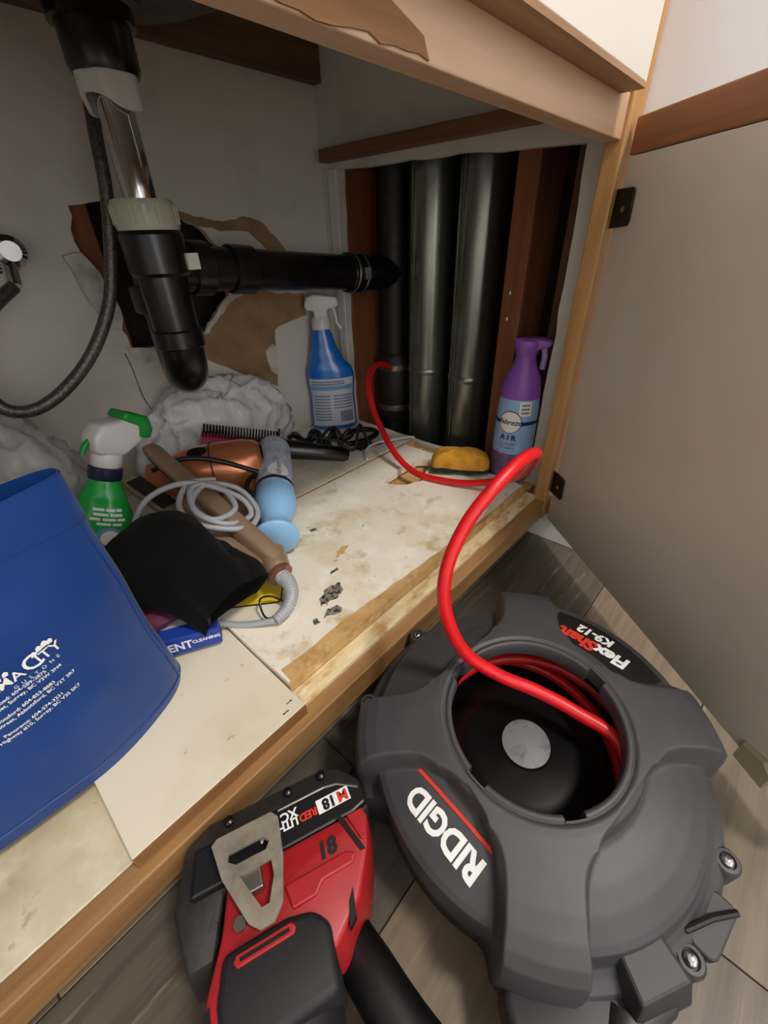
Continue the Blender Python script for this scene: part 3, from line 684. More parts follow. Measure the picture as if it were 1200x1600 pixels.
# copper hair dryer
A, B = Vector((.190, .600, .172)), Vector((.305, .535, .176))
hdry = thing('hair_dryer', 'glossy copper hair dryer with black cord lying in the pile', 'hair dryer', A, axis_rot(A, B))
MB().lathe([(.022, -.03), (.026, -.028), (.028, -.005), (.036, .012), (.040, .035), (.041, .075), (.039, .105), (.034, .125), (.030, .131), (.028, .131)], 40).build('barrel', m_copper, hdry, False, smooth=60)
MB().lathe([(.0412, .060), (.0418, .0607), (.0418, .0613), (.0412, .062)], 40, cap=False).build('seam', m_goldd, hdry, False)
MB().lathe([(.020, .1312), (.027, .1312), (.027, .134), (.020, .134)], 30).build('air_grille', m_black, hdry, False)
iv = hdry.matrix_basis.inverted()
uu = (iv.to_3x3() @ Vector((-.2, -.25, .95))); uu.z = 0; uu.normalize()
MB().lathe([(.012, 0), (.011, .003)], 20, Matrix.Translation(uu * .0395 + Vector((0, 0, .045))) @ uu.to_track_quat('Z', 'Y').to_matrix().to_4x4() @ Matrix.Diagonal((.7, 1.2, 1, 1))).build('round_vent', m_black, hdry, False)
MB().tube([(.275, .535, .16), (.262, .500, .146), (.240, .462, .133), (.226, .440, .127)], [.019, .0175, .017, .015], 20, smooth=5).build('handle', m_copper, hdry, smooth=60)
MB().tube([(.258, .470, .147), (.248, .452, .143), (.240, .440, .138)], .008, 12, smooth=4).build('switch_panel', m_black, hdry, smooth=60)
MB().tube([(.226, .440, .127), (.221, .432, .124)], .0165, 16).build('handle_end', m_blackg, hdry, smooth=50)
MB().tube([(.222, .434, .125), (.255, .445, .12), (.285, .475, .14), (.285, .505, .165), (.262, .500, .178), (.243, .487, .172), (.250, .470, .163), (.275, .480, .160), (.287, .498, .168), (.270, .512, .182), (.23, .535, .206), (.195, .555, .215), (.16, .575, .205)], .0035, 8, smooth=6).build('cord', m_cordk, hdry, smooth=60)

# champagne flat iron with grey cord
A, B = Vector((.172, .345, .139)), Vector((.150, .590, .2235))
fi = thing('flat_iron', 'champagne gold hair straightener lying open over the copper dryer', 'straightener', A, axis_rot(A, B))
ivf = fi.matrix_basis.inverted()
def arm(p0, p1, w, h, nm, flip):
    p0, p1 = Vector(p0), Vector(p1); d = p1 - p0; L_ = d.length; q = d.to_track_quat('Z', 'Y')
    M_ = Matrix.Translation(p0) @ q.to_matrix().to_4x4()
    tabA = [(0, .011, .013, 0), (.02, .0125, .0145, 0), (.11, .0125, .0135, 0), (.15, w, h, 0), (L_ - .012, w, h * .9, 0), (L_, w * .75, h * .55, 0)]
    mb = bottle_mesh(tabA, 3.2, 30, 24); mb.v = [M_ @ v for v in mb.v]
    o = mb.build(nm, m_gold, fi, smooth=50)
    MB().box(-w * .8, w * .8, h * flip, h * flip * 1.25, .155, L_ - .012, M_).build('heating_plate', m_goldd, o)
    return o
a1 = arm((.190, .348, .148), (.170, .590, .232), .0115, .0080, 'upper_arm', -1)
a2 = arm((.172, .352, .138), (.128, .572, .204), .0120, .0080, 'lower_arm', 1)
MB().tube([(.196, .366, .150), (.186, .346, .144), (.183, .338, .141)], [.0150, .0160, .0145], 20, smooth=4).build('hinge', m_gold, fi, smooth=50)
MB().tube([(.1835, .3395, .1415), (.183, .334, .140)], .0155, 20).build('rose_ring', m_rose, fi, smooth=50)
rel = catmull([Vector(p) for p in [(.183, .335, .140), (.184, .322, .136), (.178, .310, .129), (.165, .303, .122), (.148, .302, .118)]], 10)
MB().tube(rel, [.0085, .0075, .0055], 12).build('strain_relief', m_cordg, fi, smooth=60)
for i in range(2, len(rel) - 1, 1):
    if i % 2 == 0:
        d_ = (rel[i + 1] - rel[i]).normalized(); r_ = .0096 - .0035 * i / len(rel)
        MB().lathe([(r_ - .001, 0), (r_, .0006), (r_, .0014), (r_ - .001, .002)], 14, Matrix.Translation(rel[i]) @ d_.to_track_quat('Z', 'Y').to_matrix().to_4x4()).build('relief_rib', m_cordg, fi)
gp = [Vector((.148, .302, .118)), Vector((.115, .34, .112)), Vector((.075, .40, .13)), Vector((.082, .46, .172)), Vector((.115, .492, .207)), Vector((.165, .478, .218)), Vector((.205, .44, .196)), Vector((.205, .415, .178)), Vector((.172, .41, .184)), Vector((.150, .435, .200)), Vector((.165, .468, .215)), Vector((.195, .458, .206)), Vector((.192, .425, .190)), Vector((.160, .42, .192)), Vector((.152, .448, .205)), Vector((.182, .468, .212)), Vector((.214, .452, .198)), Vector((.217, .42, .176)), Vector((.187, .398, .176)), Vector((.145, .42, .192)), Vector((.140, .455, .204)), Vector((.168, .482, .214)), Vector((.20, .478, .208))]
tag(MB().tube(gp, .0036, 10, smooth=7).build('grey_cord', m_cordg, smooth=60), 'coiled light grey cord wound around the champagne hair straightener', 'cord')

# black knitted pouch
ax = [Vector(p) for p in [(.078, .452, .163), (.092, .42, .178), (.106, .385, .178), (.116, .350, .166), (.122, .322, .152)]]
axs = catmull(ax, 7)
def clothf(u, v):
    k = v * (len(axs) - 1); i = min(int(k), len(axs) - 2); p = axs[i].lerp(axs[i + 1], k - i); d = (axs[i + 1] - axs[i]).normalized()
    sd = d.cross(Vector((0, 0, 1))).normalized(); up = sd.cross(d)
    a = u * 2 * PI
    rw = .048 + .005 * math.sin(v * 5); rh = .042 - .006 * v
    e = math.sin(min(1, v * 5 + .06) * PI / 2) ** .6
    q = p + sd * (math.cos(a) * rw * e) + up * (math.sin(a) * rh * e)
    q += (sd * math.cos(a) + up * math.sin(a)) * (.011 * fbm(q, 15, 2) + .0025 * fbm(q, 50, 2))
    q += (sd * math.cos(a) + up * math.sin(a)) * (.005 * math.sin(3 * a + 5 * v) * min(1, 3 * v))
    q.z = max(q.z, .1335); return q
nu, nv = 56, 44
mb = MB().grid(clothf, nu, nv, True); mb.f.append(tuple(range(nu - 1, -1, -1)))
# turned-in open end
last = [mb.v[(nv - 1) * nu + i].copy() for i in range(nu)]; cen = sum(last, Vector()) / nu; dd_ = (axs[-1] - axs[-2]).normalized()
o0 = len(mb.v)
for k, (s_, dep) in enumerate(((.9, -.002), (.72, -.012), (.45, -.020))):
    mb.v += [cen + (p - cen) * s_ + dd_ * dep for p in last]
for k in range(3):
    for i in range(nu):
        a = (nv - 1) * nu + i if k == 0 else o0 + (k - 1) * nu + i; b = (nv - 1) * nu + (i + 1) % nu if k == 0 else o0 + (k - 1) * nu + (i + 1) % nu
        mb.f.append((a, b, o0 + k * nu + (i + 1) % nu, o0 + k * nu + i))
mb.f.append(tuple(o0 + 2 * nu + i for i in range(nu)))
tag(mb.build('knit_hat', m_cloth, smooth=60), 'black soft fabric hat folded over beside the blue bag', 'hat')
tag(crumple('cloth_scrap', (.062, .385, .139), (.022, .022, .008), m_magenta, 8, 3), 'dark magenta cloth scrap under the black hat', 'cloth')

# carton, wire hairpins, yellow card
cartn = thing('detergent_carton', 'white and blue detergent carton lying flat under the black hat', 'box', (.0975, .3945, .1094), Quaternion((0, 0, 1), math.radians(-27.5)))
MB().box(-.065, .030, -.058, .075, .0003, .0215).build('carton_body', m_boxw, cartn, False, bevel=.001)
bl = MB().box(-.066, .031, -.0595, -.042, .0002, .0222).build('blue_band', m_boxb, cartn, False, bevel=.0008)
text('printed_text', 'DETERGENT', .0145, m_tw, bl, frame_fn((.004, -.0600, .0105), (1, 0, 0), (0, 0, 1)), bold=.0004, align='RIGHT', sx=.85)
text('printed_text', 'CLEANING', .0055, m_tw, bl, frame_fn((.0175, -.0600, .012), (1, 0, 0), (0, 0, 1)), bold=.0002)

wl = []
for i in range(7):
    a = i * 1.1; p = Vector((.158, .318, .112)); wl += [p + Vector((.014 * math.cos(a), .016 * math.sin(a), .004 + .006 * (i % 3)))]
tag(MB().tube(wl, .0012, 6, smooth=8).build('wire_hairpin', m_blackg, smooth=60), 'thin black wire loop tucked beside the straightener end', 'hairpin')
yc = thing('yellow_card', 'yellow rounded card corner sticking out beside the straightener', 'card', (.167, .368, .1092), Quaternion((0, 0, 1), math.radians(-40)))
def rrect(x0, x1, y0, y1, r, n=6):
    o = []
    for cx, cy, a0 in ((x1 - r, y0 + r, -PI / 2), (x1 - r, y1 - r, 0), (x0 + r, y1 - r, PI / 2), (x0 + r, y0 + r, PI)):
        for i in range(n + 1):
            a = a0 + PI / 2 * i / n; o.append((cx + r * math.cos(a), cy + r * math.sin(a)))
    return o
MB().prism(rrect(-.065, .031, -.028, .05, .006), .0002, .0012).build('card_base', m_tk, yc, False)
MB().prism(rrect(-.064, .0295, -.0265, .049, .006), .0012, .0016).build('card_face', m_yellow, yc, False)

# sponge
A = Vector((.583, .352, .1095))
spg = thing('sponge', 'orange yellow sponge with dark green scouring side beside the purple can', 'sponge', A, Quaternion((0, 0, 1), math.radians(-57)) @ Quaternion((1, 0, 0), math.radians(-6)))
pl_ = [(-.050, -.026), (-.020, -.029), (.0, -.026), (.02, -.029), (.050, -.025), (.052, .024), (.02, .029), (0, .026), (-.02, .029), (-.051, .025)]
MB().prism(pl_, .003, .010).build('scouring_pad', m_scour, spg, False, bevel=.0015)
mb = MB()
def spf(u, v):
    a = u * 2 * PI; c, s_ = math.cos(a), math.sin(a)
    rx = .051 * math.copysign(abs(c) ** .45, c); ry = .029 * math.copysign(abs(s_) ** .45, s_) * (1 - .07 * math.exp(-(rx / .012) ** 2))
    k = [1, .99, .90, .70, .38, 0][min(5, int(v * 5 + .5))]; z = [.010, .019, .028, .035, .0385, .0395][min(5, int(v * 5 + .5))]
    return (rx * k, ry * k, z + .002 * fbm((rx, ry, z), 40, 2))
mb.grid(spf, 44, 6, True).build('foam_block', m_sponge, spg, False, smooth=50, weld=True)

# ------------------------------------------------------------------ blue tote bag
tote = thing('tote_bag', 'royal blue shopping tote bag with white printed text standing on the left', 'bag', (-.07, .33, .1036))
foot = [(-.235, .300), (-.17, .288), (-.105, .2845), (-.05, .283), (-.015, .2865), (.020, .299), (.045, .314), (.056, .333), (.050, .365), (.02, .385), (-.05, .392), (-.15, .392), (-.23, .385), (-.25, .34)]
topp = [(-.225, .312), (-.17, .303), (-.105, .300), (-.06, .298), (-.025, .299), (.005, .302), (.026, .307), (.034, .314), (.030, .322), (.01, .325), (-.05, .327), (-.15, .328), (-.215, .330), (-.235, .322)]
fc = [p.to_2d() for p in catmull([Vector((*p, 0)) for p in foot], 8, True)]
tcv = [p.to_2d() for p in catmull([Vector((*p, 0)) for p in topp], 8, True)]
nT = len(fc)
def totef(u, v):
    i = int(round(u * nT)) % nT
    k = v ** .75
    p = fc[i].lerp(tcv[i], k)
    z = .1037 + .236 * v
    if v < .10:
        e = 1 - (1 - v / .10) ** 2; c_ = Vector((-.09, .338)); p = c_ + (p - c_) * (.965 + .035 * e)
    q = Vector((p.x, p.y, z))
    n_ = fbm(q, 9, 3) * .0065 + fbm(Vector((q.x * 22 + q.z * 9, q.y * 8, q.z * 10 - q.x * 6)), 1, 2) * .0030
    n_ *= min(1, v * 6)
    c3 = (q - Vector((-.09, .34, q.z))).normalized()
    return q + Vector((c3.x * .3, c3.y, 0)) * n_ + Vector((0, 0, (.006 * math.sin(q.x * 40)) * max(0, v - .9) * 10 * .5))
mb = MB().grid(totef, nT, 46, True); mb.f.append(tuple(range(nT - 1, -1, -1)))
tb = mb.build('bag_body', m_tote, tote, smooth=60)
top_ring = [Vector(totef(i / nT, 1)) for i in range(nT)]
MB().grid(lambda u, v: Vector(totef(u, .86 + .135 * v)) + (Vector(totef(u, .9)) - Vector((-.09, .318, Vector(totef(u, .9)).z))).normalized() * .0011, nT, 5, True).build('hem_band', m_tote, tote, smooth=60)
seam = [Vector(totef(k, v)) + Vector((0, -.0008, 0)) for k, v in ((6.4 / 14, .04 + .03 * j) for j in range(28))]
MB().tube(seam, .0012, 6).build('side_seam', m_tote, tote, smooth=60)
MB().tube([Vector(totef(i / nT, .045)) for i in range(0, int(nT * .6))], .0013, 6).build('bottom_seam', m_tote, tote, smooth=60)
def tote_pt(x, z):
    best = None
    v = (z - .1037) / .236
    for i in range(0, int(nT * .5)):
        a, b = Vector(totef(i / nT, v)), Vector(totef((i + 1) / nT, v))
        if a.x <= x <= b.x:
            t_ = (x - a.x) / max(b.x - a.x, 1e-6); p = a.lerp(b, t_); p.z = z; return p + Vector((0, -.0009, 0))
    p = Vector(totef(.3, v)); return Vector((x, .283, z))
def tote_fn(x0, z0, rot=0.0):
    c_, s_ = math.cos(rot), math.sin(rot)
    return lambda x, y, z: tote_pt(x0 + x * c_ - y * s_, z0 - .0085 + x * s_ + y * c_)
rt = math.radians(10)
text('printed_text', 'AMA', .0105, m_tw, tote, tote_fn(-.0345, .2395, rt), True, align='RIGHT', bold=.0001)
text('printed_text', 'C', .0165, m_tw, tote, tote_fn(-.0340, .2410, rt), True, align='LEFT', bold=.00015)
text('printed_text', 'ITY', .0105, m_tw, tote, tote_fn(-.0262, .2415, rt), True, align='LEFT', bold=.0001)
text('printed_text', 'G  U  S  T  O  N  E', .0036, m_tw, tote, tote_fn(-.0150, .2355, rt), True, align='RIGHT')
for ln, xr, zr in (('Road: 604-589-2875', -.0255, .2305), ('120th Street, Surrey, BC V3W 3N4', -.0172, .2280), ('Abbotsford: 604-853-8883', -.0250, .2185), ('Attwood Street, Abbotsford, BC V2T 3R7', -.0130, .2167), ('Panorama: 604-574-3231', -.0250, .2058), ('#105-15420 Highway #10, Surrey, BC V3S 5K7', -.0150, .2037)):
    text('printed_text', ln, .0037, m_tw, tote, tote_fn(xr, zr, rt), True, align='RIGHT', bold=.00005)
def tote_poly(pts, nm):
    MB().add([tote_pt(x, z - .0085) for x, z in pts], [tuple(range(len(pts)))]).build(nm, m_tw, tote)
for x0, z0, s_ in ((-.0275, .2452, .5), (-.0240, .2470, .55), (-.0205, .2480, .6), (-.0170, .2480, .5), (-.049, .2405, .6), (-.044, .2425, .5)):
    tote_poly([(x0, z0), (x0 + .006 * s_, z0 + .001 * s_), (x0 + .007 * s_, z0 + .006 * s_), (x0 + .004 * s_, z0 + .0085 * s_), (x0 + .001 * s_, z0 + .006 * s_)], 'printed_skyline')

# ------------------------------------------------------------------ drain cleaning drum machine
nrm = Vector((-.0995, -.0298, .9946)).normalized()
ex = Vector((.99504, 0, .0995)).normalized(); ey = nrm.cross(ex).normalized()
RD = Matrix((ex, ey, nrm)).transposed()
DH = .136                                   # face height above the floor on the axis
DC_ = Vector((.2171, .0423, .1361))
drum = thing('drain_machine', 'charcoal drum drain cleaning machine lying face up on the floor', 'machine', DC_ - nrm * (DH - .004), RD.to_quaternion())
H0 = DH - .004                              # local z of the face
RO = .0663
ARMS = [math.radians(a) for a in (29, 131, 209.5, 311)]
#            r      h
P_base = [(RO, -.016), (RO, -.0012), (RO + .0015, 0), (.0705, 0), (.0712, -.0015), (.0722, -.0015), (.0730, 0), (.0755, -.0002), (.0800, -.003), (.0828, -.0155), (.0850, -.0180), (.100, -.0215), (.112, -.0255), (.122, -.0310), (.1255, -.0345), (.1290, -.050), (.1330, -.0545), (.1385, -.058), (.1410, -.062), (.1410, -.080)]
P_arm = [(RO, -.016), (RO, -.0012), (RO + .0015, 0), (.0705, 0), (.0712, -.0015), (.0722, -.0015), (.0730, 0), (.0755, 0), (.0800, -.0003), (.0840, -.0008), (.0880, -.0013), (.100, -.003), (.112, -.005), (.124, -.0082), (.1320, -.0125), (.1380, -.020), (.1410, -.032), (.1425, -.045), (.1430, -.062), (.1425, -.080)]
def widen(P): return [(r if r < .085 else .085 + (r - .085) * 1.13, h) for r, h in P]
def dense(P, k=8): return [(a[0] + (b[0] - a[0]) * i / k, a[1] + (b[1] - a[1]) * i / k) for a, b in zip(P[:-1], P[1:]) for i in range(k)] + [P[-1]]
P_base, P_arm = widen(P_base), widen(P_arm)
Q_base, Q_arm = dense(P_base[7:]), dense(P_arm[7:])
P_base_c, P_arm_c = P_base[:7] + Q_base, P_arm[:7] + Q_arm
NOTCH = [math.radians(a) for a in (-132, -21, 96, 170)]
def armmask(r, th):
    best = 0
    for a in ARMS:
        d = (th - a + PI) % (2 * PI) - PI
        if abs(d) < 1.2:
            lat = abs(r * math.sin(d)); w_ = .0225 + .034 * math.exp(-max(0, r - .0745) / .0085)
            k = max(0, min(1, (w_ + .0065 - lat) / .0065)); k = k * k * (3 - 2 * k); best = max(best, k)
    return best
def rpad(th):
    d = math.degrees((th - math.radians(-9.5) + PI) % (2 * PI) - PI)
    k = max(0, min(1, (40 - abs(d)) / 6)); return k * k * (3 - 2 * k)
def rlim(th):
    d = math.degrees((th - math.radians(173) + PI) % (2 * PI) - PI)
    k = max(0, min(1, (32 - abs(d)) / 9)); k = k * k * (3 - 2 * k)
    return .170 - .039 * k
def coverf(th, j):
    rb, hb_ = P_base_c[j]; ra, ha = P_arm_c[j]
    hb_ *= 1 - .62 * rpad(th) * (1 if rb < .128 else 0)
    m_ = armmask(rb, th)
    rb = min(rb, rlim(th))
    r, h = rb + (ra - rb) * m_, hb_ + (ha - hb_) * m_
    if j <= 2 and any(abs((th - a + PI) % (2 * PI) - PI) < math.radians(6.5) for a in NOTCH): r += .0042
    return Vector((r * math.cos(th), r * math.sin(th), H0 + h))
NA = 720
mb = MB()
for j in range(len(P_base_c)):
    for i in range(NA): mb.v.append(coverf(2 * PI * i / NA, j))
for j in range(len(P_base_c) - 1):
    for i in range(NA):
        a, b = j * NA + i, j * NA + (i + 1) % NA; mb.f.append((a, b, b + NA, a + NA))
cover = mb.build('front_cover', m_drum, drum, False, smooth=75)
def panel_h(x, y):
    r = math.hypot(x, y); k_ = 1 - .62 * rpad(math.atan2(y, x)); pb = [(p[0], p[1] * k_) for p in P_base[10:]]
    for a, b in zip(pb, pb[1:]):
        if a[0] <= r <= b[0]: return a[1] + (b[1] - a[1]) * (r - a[0]) / (b[0] - a[0])
    return pb[0][1] if r < pb[0][0] else pb[-1][1]
def on_panel(cx, cy, rot, off=.0010):
    c_, s_ = math.cos(rot), math.sin(rot)
    def g(x, y, z):
        X, Y = cx + x * c_ - y * s_, cy + x * s_ + y * c_
        return Vector((X, Y, H0 + panel_h(X, Y) + off))
    return g
# lower shell: flange, sides and back
LS = [(.146, H0 - .074), (.153, H0 - .076), (.1545, H0 - .080), (.1545, H0 - .088), (.152, H0 - .092), (.150, H0 - .108), (.142, H0 - .120), (.118, .008), (.10, .006)]
def shellf(u, v):
    r, h = LS[min(len(LS) - 1, int(round(v * (len(LS) - 1))))]; th = u * 2 * PI
    r = min(r, rlim(th) - .001); return (r * math.cos(th), r * math.sin(th), h)
mb = MB().grid(shellf, 144, len(LS), True); mb.f.append(tuple(range(len(mb.v) - 144, len(mb.v))))
mb.build('lower_shell', m_drumb, drum, False, smooth=40)
# screw bosses and screws around the rim
for a in (-82, 114, 78, 250):
    th = math.radians(a); r = .1480
    b_ = MB().lathe([(.010, H0 - .080), (.0095, H0 - .0585), (.0075, H0 - .056), (.0055, H0 - .0558), (.005, H0 - .058)], 16, Matrix.Translation((r * math.cos(th), r * math.sin(th), 0))).build('screw_boss', m_drum, drum, False, smooth=40)
    MB().lathe([(.0042, H0 - .058), (.0042, H0 - .0552), (.002, H0 - .0538)], 14, Matrix.Translation((r * math.cos(th), r * math.sin(th), 0))).build('screw_head', m_chrome, b_, False, smooth=60)
# latch at the right rim
th = math.radians(-99); ML = Matrix.Translation((.149 * math.cos(th), .149 * math.sin(th), H0 - .060)) @ Matrix.Rotation(th + PI / 2, 4, 'Z')
lt = MB().prism(rrect(-.020, .020, -.008, .010, .006), -.006, .0035, ML).build('latch', m_drumb, drum, False, bevel=.0015)
MB().tube([ML @ Vector((-.018, .012, .006)), ML @ Vector((0, .004, .009)), ML @ Vector((.016, -.006, .007))], .0022, 8).build('latch_wire', m_black, lt, False)
# raised blocks at the lower right
th = math.radians(-122); MR = Matrix.Rotation(th, 4, 'Z')
MB().prism([(.110, -.020), (.162, -.024), (.162, .024), (.112, .020)], H0 - .075, H0 - .040, MR, top=[(.116, -.014), (.152, -.018), (.152, .018), (.118, .014)]).build('foot_block', m_drumb, drum, False, bevel=.002)
# inside: bowl, hub, disc and the coiled cable
MB().lathe([(RO + .001, H0 - .015), (.076, H0 - .028), (.104, H0 - .044), (.113, H0 - .06), (.112, H0 - .095), (.10, H0 - .100), (.086, H0 - .096), (.070, H0 - .074), (.045, H0 - .058), (.0225, H0 - .053), (.021, H0 - .0505)], 64, cap=False).build('drum_bowl', m_drumin, drum, False, smooth=50)
MB().lathe([(.0, H0 - .0503), (.0195, H0 - .0503), (.0205, H0 - .0508), (.0205, H0 - .053)], 36, cap=False).build('hub_disc', m_disc, drum, False, smooth=40)
# labels
lab = MB().grid(lambda u, v: on_panel(0, 0, 0, .0005)((.088 + .034 * v) * math.cos(math.radians(-36 + 52 * u + (2 - 4 * u) * v)), (.088 + .034 * v) * math.sin(math.radians(-36 + 52 * u + (2 - 4 * u) * v)), 0), 24, 8).build('black_label', m_labk, cover, False, smooth=60)
text('printed_text', 'Flex', .0172, m_tw, lab, on_panel(.0965, -.0425, PI / 2), bold=.0008, shear=.2, align='LEFT')
text('printed_text', 'Shaft', .0172, m_tr, lab, on_panel(.0965, -.0142, PI / 2), bold=.0008, shear=.2, align='LEFT')
text('printed_text', 'K9-12', .0130, m_tw, lab, on_panel(.1105, -.0090, PI / 2), bold=.0006, shear=.2)
text('printed_logo', 'RIDGID', .0225, m_tw, cover, on_panel(-.1045, .0150, math.radians(82)), bold=.0009, sx=.90, space=.98)
g = on_panel(-.0900, .0135, math.radians(83), .0010)
MB().add([g(-.039 + .0078 * i, y_, 0) for y_ in (-.0013, .0013) for i in range(11)], [(i, i + 1, i + 12, i + 11) for i in range(10)]).build('red_line', m_tr, cover, False)
# carrying handle with its hand hole on the left
hpts = [(.140, .150, .040), (.118, .151, .030), (.088, .138, .020), (.060, .118, .022), (.040, .090, .040), (.034, .055, .050), (.031, .015, .052), (.034, -.025, .052), (.050, -.060, .050), (.085, -.078, .048), (.125, -.075, .048)]
MB().tube(hpts, [.015, .013, .0125, .0125, .016, .017, .017, .017, .017, .017, .018], 16, smooth=5).build('carry_handle', m_black, drum, smooth=60)
MB().prism([(.128, -.090), (.150, -.100), (.165, -.060), (.120, -.030), (.098, -.012), (.082, -.012), (.066, -.030), (.070, -.064), (.095, -.088)], .030, .062).build('handle_base', m_drumb, drum, bevel=.006, seg=3, smooth=40)
# ------------------------------------------------------------------ red cable
MD = drum.matrix_basis
coil = []
def loc(r, a, h): return MD @ Vector((r * math.cos(a), r * math.sin(a), H0 + h))
for i in range(0, 50):
    a = -2.2 + i * 2 * PI / 24; k = i / 49
    coil.append(loc(.098 - .014 * (.5 + .5 * math.sin(i * .37)), a, -.082 + .030 * k))
tail = [loc(.086, -1.45, -.050), loc(.0690, -1.02, -.026), Vector((.2535, .020, .120)), Vector((.244, .052, .129)), Vector((.228, .082, .141)), Vector((.212, .108, .165)), Vector((.206, .126, .205)), Vector((.215, .134, .240)), Vector((.238, .1335, .272)), Vector((.266, .127, .296)), Vector((.298, .1235, .3065)), Vector((.334, .1265, .2995)), Vector((.385, .146, .268)), Vector((.447, .177, .220)), Vector((.506, .215, .172)), Vector((.541, .258, .136)), Vector((.533, .305, .119)), Vector((.520, .345, .1158)), Vector((.512, .395, .1162)), Vector((.520, .445, .130)), Vector((.540, .495, .155)), Vector((.555, .535, .192)), Vector((.580, .568, .232)), Vector((.625, .590, .248)), Vector((.672, .604, .238)), Vector((.700, .618, .222))]
tag(MB().tube(coil + tail, .0056, 12, smooth=5).build('drain_cable', m_red, smooth=60), 'bright red drain cable looping from the machine into the wall opening', 'cable')

# ------------------------------------------------------------------ red cordless drill
OD = Vector((.035, .129, 0))
drill = thing('cordless_drill', 'red and black cordless drill lying on its side beside the drain machine', 'drill', OD, Quaternion((0, 0, 1), math.radians(-22.5)))
TOPZ = .098
batt = MB().prism([(-.082, -.030), (-.060, -.030), (-.050, .006), (.050, .006), (.063, .010), (.064, .036), (.052, .052), (.040, .058), (-.058, .056), (-.078, .046), (-.088, .010)], .036, TOPZ - .012,
                  top=[(-.076, -.026), (-.060, -.026), (-.050, .006), (.050, .006), (.061, .010), (.062, .032), (.050, .047), (.038, .053), (-.054, .053), (-.072, .044), (-.082, .008)]).build('battery', m_battd, drill, False, bevel=.004, seg=2, smooth=40)
MB().prism([(-.070, .008), (.048, .008), (.060, .011), (.060, .024), (.044, .034), (.034, .036), (-.064, .036)], TOPZ - .013, TOPZ - .004).build('battery_side', m_black, batt, False, bevel=.002)
MB().tube([(-.004, .0345, TOPZ - .004), (.033, .0345, TOPZ - .004), (.043, .0325, TOPZ - .004), (.058, .023, TOPZ - .004)], .0011, 6).build('silver_trim', m_band, batt, False)
tz = TOPZ - .0036
MB().prism([(.024, .0175), (.050, .0175), (.050, .0275), (.024, .0275)], tz - .0006, tz).build('white_badge', m_tw, batt, False)
fl = lambda x0, y0: (lambda x, y, z: Vector((x0 - x, y0 - y, tz + .0004)))
text('printed_text', 'M', .0105, m_tr, batt, fl(.0445, .0225), bold=.0005, sx=1.0)
text('printed_text', '18', .0105, m_tk, batt, fl(.0335, .0225), bold=.0005, sx=1.0)
text('printed_text', 'RED', .0075, m_tr, batt, fl(.0165, .0215), bold=.0003)
text('printed_text', 'LITHIUM', .0075, m_tw, batt, fl(.0085, .0215), bold=.0003, align='LEFT')
text('printed_text', 'XC', .009, m_tw, batt, fl(.0030, .0275), bold=.0003)
for x0, y0, r_ in ((-.040, .047, .004), (.006, .047, .004), (.034, .047, .004)):
    MB().lathe([(r_, TOPZ - .020), (r_ * .9, TOPZ - .009), (r_ * .4, TOPZ - .0075)], 12, Matrix.Translation((x0, y0, 0))).build('battery_stud', m_blackg, batt, False, smooth=50)
foot = MB().prism([(-.052, .008), (.057, .008), (.060, .002), (.052, -.018), (.040, -.040), (.018, -.064), (-.020, -.070), (-.058, -.074), (-.074, -.066), (-.070, -.046), (-.060, -.024)], .036, TOPZ,
                  top=[(-.044, .007), (.054, .007), (.057, .001), (.049, -.018), (.034, -.040), (.012, -.056), (-.016, -.050), (-.054, -.064), (-.068, -.060), (-.064, -.044), (-.052, -.020)]).build('red_foot', m_dred, drill, False, bevel=.004, seg=2, smooth=40)
MB().prism([(.035, .0078), (.0385, .0078), (.047, -.018), (.0435, -.018)], TOPZ - .001, TOPZ + .0012).build('black_seam', m_black, foot, False)
MB().prism([(.042, .006), (.054, .006), (.0555, .000), (.049, -.013), (.0465, -.012)], TOPZ - .0005, TOPZ + .0022).build('corner_bumper', m_dred, foot, False, bevel=.0008)
MB().prism([(-.010, -.014), (.034, -.014), (.040, -.018), (.036, -.0225), (.014, -.0225), (.008, -.028), (-.008, -.028)], TOPZ - .001, TOPZ + .003).build('raised_rib', m_dred, foot, False, bevel=.0012)
fl2 = lambda x0, y0: (lambda x, y, z: Vector((x0 + x, y0 + y, TOPZ + .0005)))
text('handwritten_number', '18', .014, m_tk, foot, fl2(.022, -.0065), bold=.0007, shear=.15)
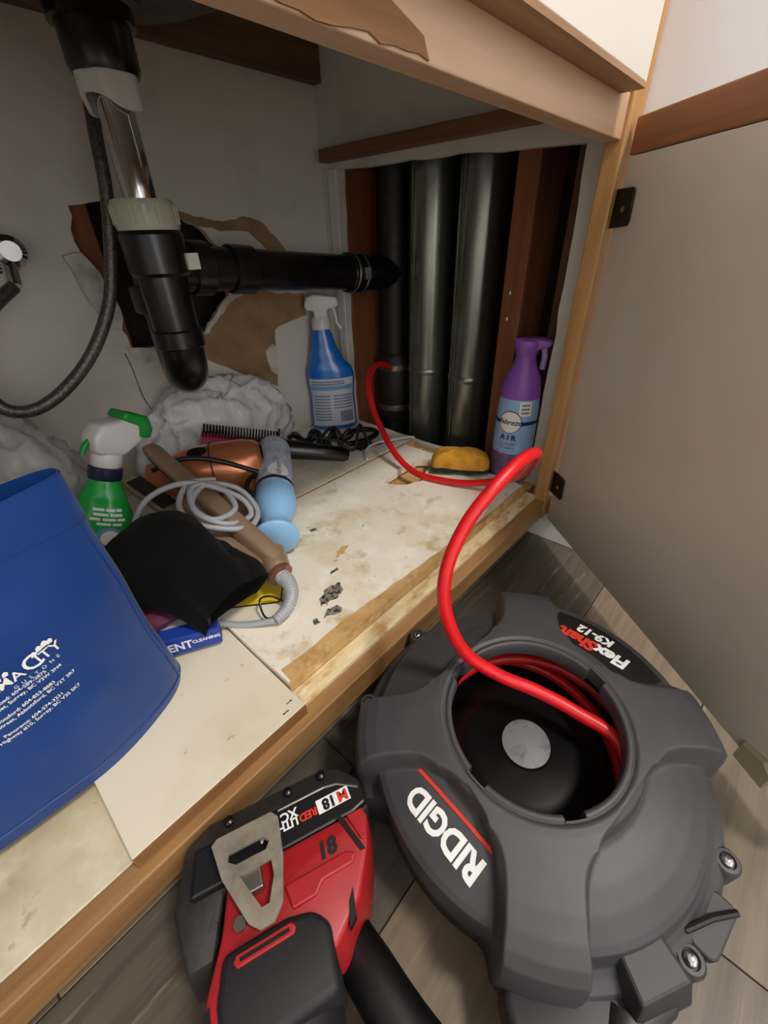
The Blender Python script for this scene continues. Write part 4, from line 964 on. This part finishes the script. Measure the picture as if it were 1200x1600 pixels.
# dark overmould and grip rising from the foot
MB().prism([(-.052, -.030), (-.012, -.030), (.004, -.034), (.012, -.044), (.008, -.075), (-.058, -.075), (-.058, -.050)], .036, TOPZ + .006).build('overmould', m_dgrip, drill, False, bevel=.005, seg=3, smooth=40)
MB().prism([(-.044, -.0345), (-.010, -.0345), (-.008, -.0375), (-.010, -.0405), (-.044, -.0405), (-.046, -.0375)], TOPZ + .005, TOPZ + .0075).build('red_inlay', m_dred, drill, False, bevel=.0007)
MB().prism([(-.042, -.0365), (-.012, -.0365), (-.012, -.0385), (-.042, -.0385)], TOPZ + .0073, TOPZ + .0079).build('inlay_slot', m_black, drill, False)
MB().tube([(-.028, -.06, .060), (-.030, -.10, .056), (-.034, -.14, .048), (-.036, -.18, .042)], [.036, .033, .031, .034], 20, smooth=5).build('grip', m_dgrip, drill, False, smooth=60)
MX = Matrix.Translation((-.115, -.205, .0395)) @ Matrix.Rotation(PI / 2, 4, 'Y')
MB().lathe([(.020, -.0), (.036, .006), (.038, .04), (.038, .11), (.032, .13), (.026, .15), (.024, .165)], 32, MX).build('motor_housing', m_dred, drill, False, smooth=40)
MB().lathe([(.021, .165), (.022, .17), (.020, .20), (.010, .208)], 28, MX).build('chuck', m_black, drill, False, smooth=40)
# metal belt clip
clip_o = [(-.050, .026), (-.046, .029), (-.008, .029), (-.004, .024), (-.006, .0), (-.012, -.024), (-.019, -.031), (-.028, -.031), (-.034, -.025), (-.046, .004)]
clip_h = [[(-.040, .016), (-.016, .016), (-.013, .012), (-.016, .008), (-.036, .008), (-.041, .012)], [(-.035, .001), (-.014, .001), (-.014, -.008), (-.020, -.021), (-.025, -.021), (-.031, -.008)]]
slab_hole(clip_o, clip_h, TOPZ + .009, TOPZ + .0115, Matrix()).build('belt_clip', m_clip, drill, False)
MB().prism([(-.040, .010), (-.022, .010), (-.022, -.010), (-.036, -.010)], TOPZ - .014, TOPZ + .0088).build('clip_mount', m_band, drill, False, bevel=.001)
MB().lathe([(.004, TOPZ), (.004, TOPZ + .004)], 12, Matrix.Translation((-.040, -.020, 0))).build('clip_boss', m_band, drill, False)
for s_ in (-1, 1):
    MB().prism([(-.066, -.050), (-.062, -.047), (-.062, -.058), (-.066, -.060)] if s_ < 0 else [(.026, -.040), (.031, -.034), (.028, -.048), (.022, -.052)], TOPZ - .008, TOPZ + .0006).build('vent_slot', m_black, drill, False)

# ------------------------------------------------------------------ ceiling lamp fixture (out of view)
lampf = thing('ceiling_lamp', 'round white ceiling lamp in the middle of the bathroom ceiling', 'lamp', (.32, -.92, 2.35))
MB().lathe([(.20, 2.35), (.20, 2.30), (.185, 2.285)], 40, Matrix.Translation((.32, -.92, 0)), cap=False).build('lamp_rim', m_white, lampf, smooth=40)
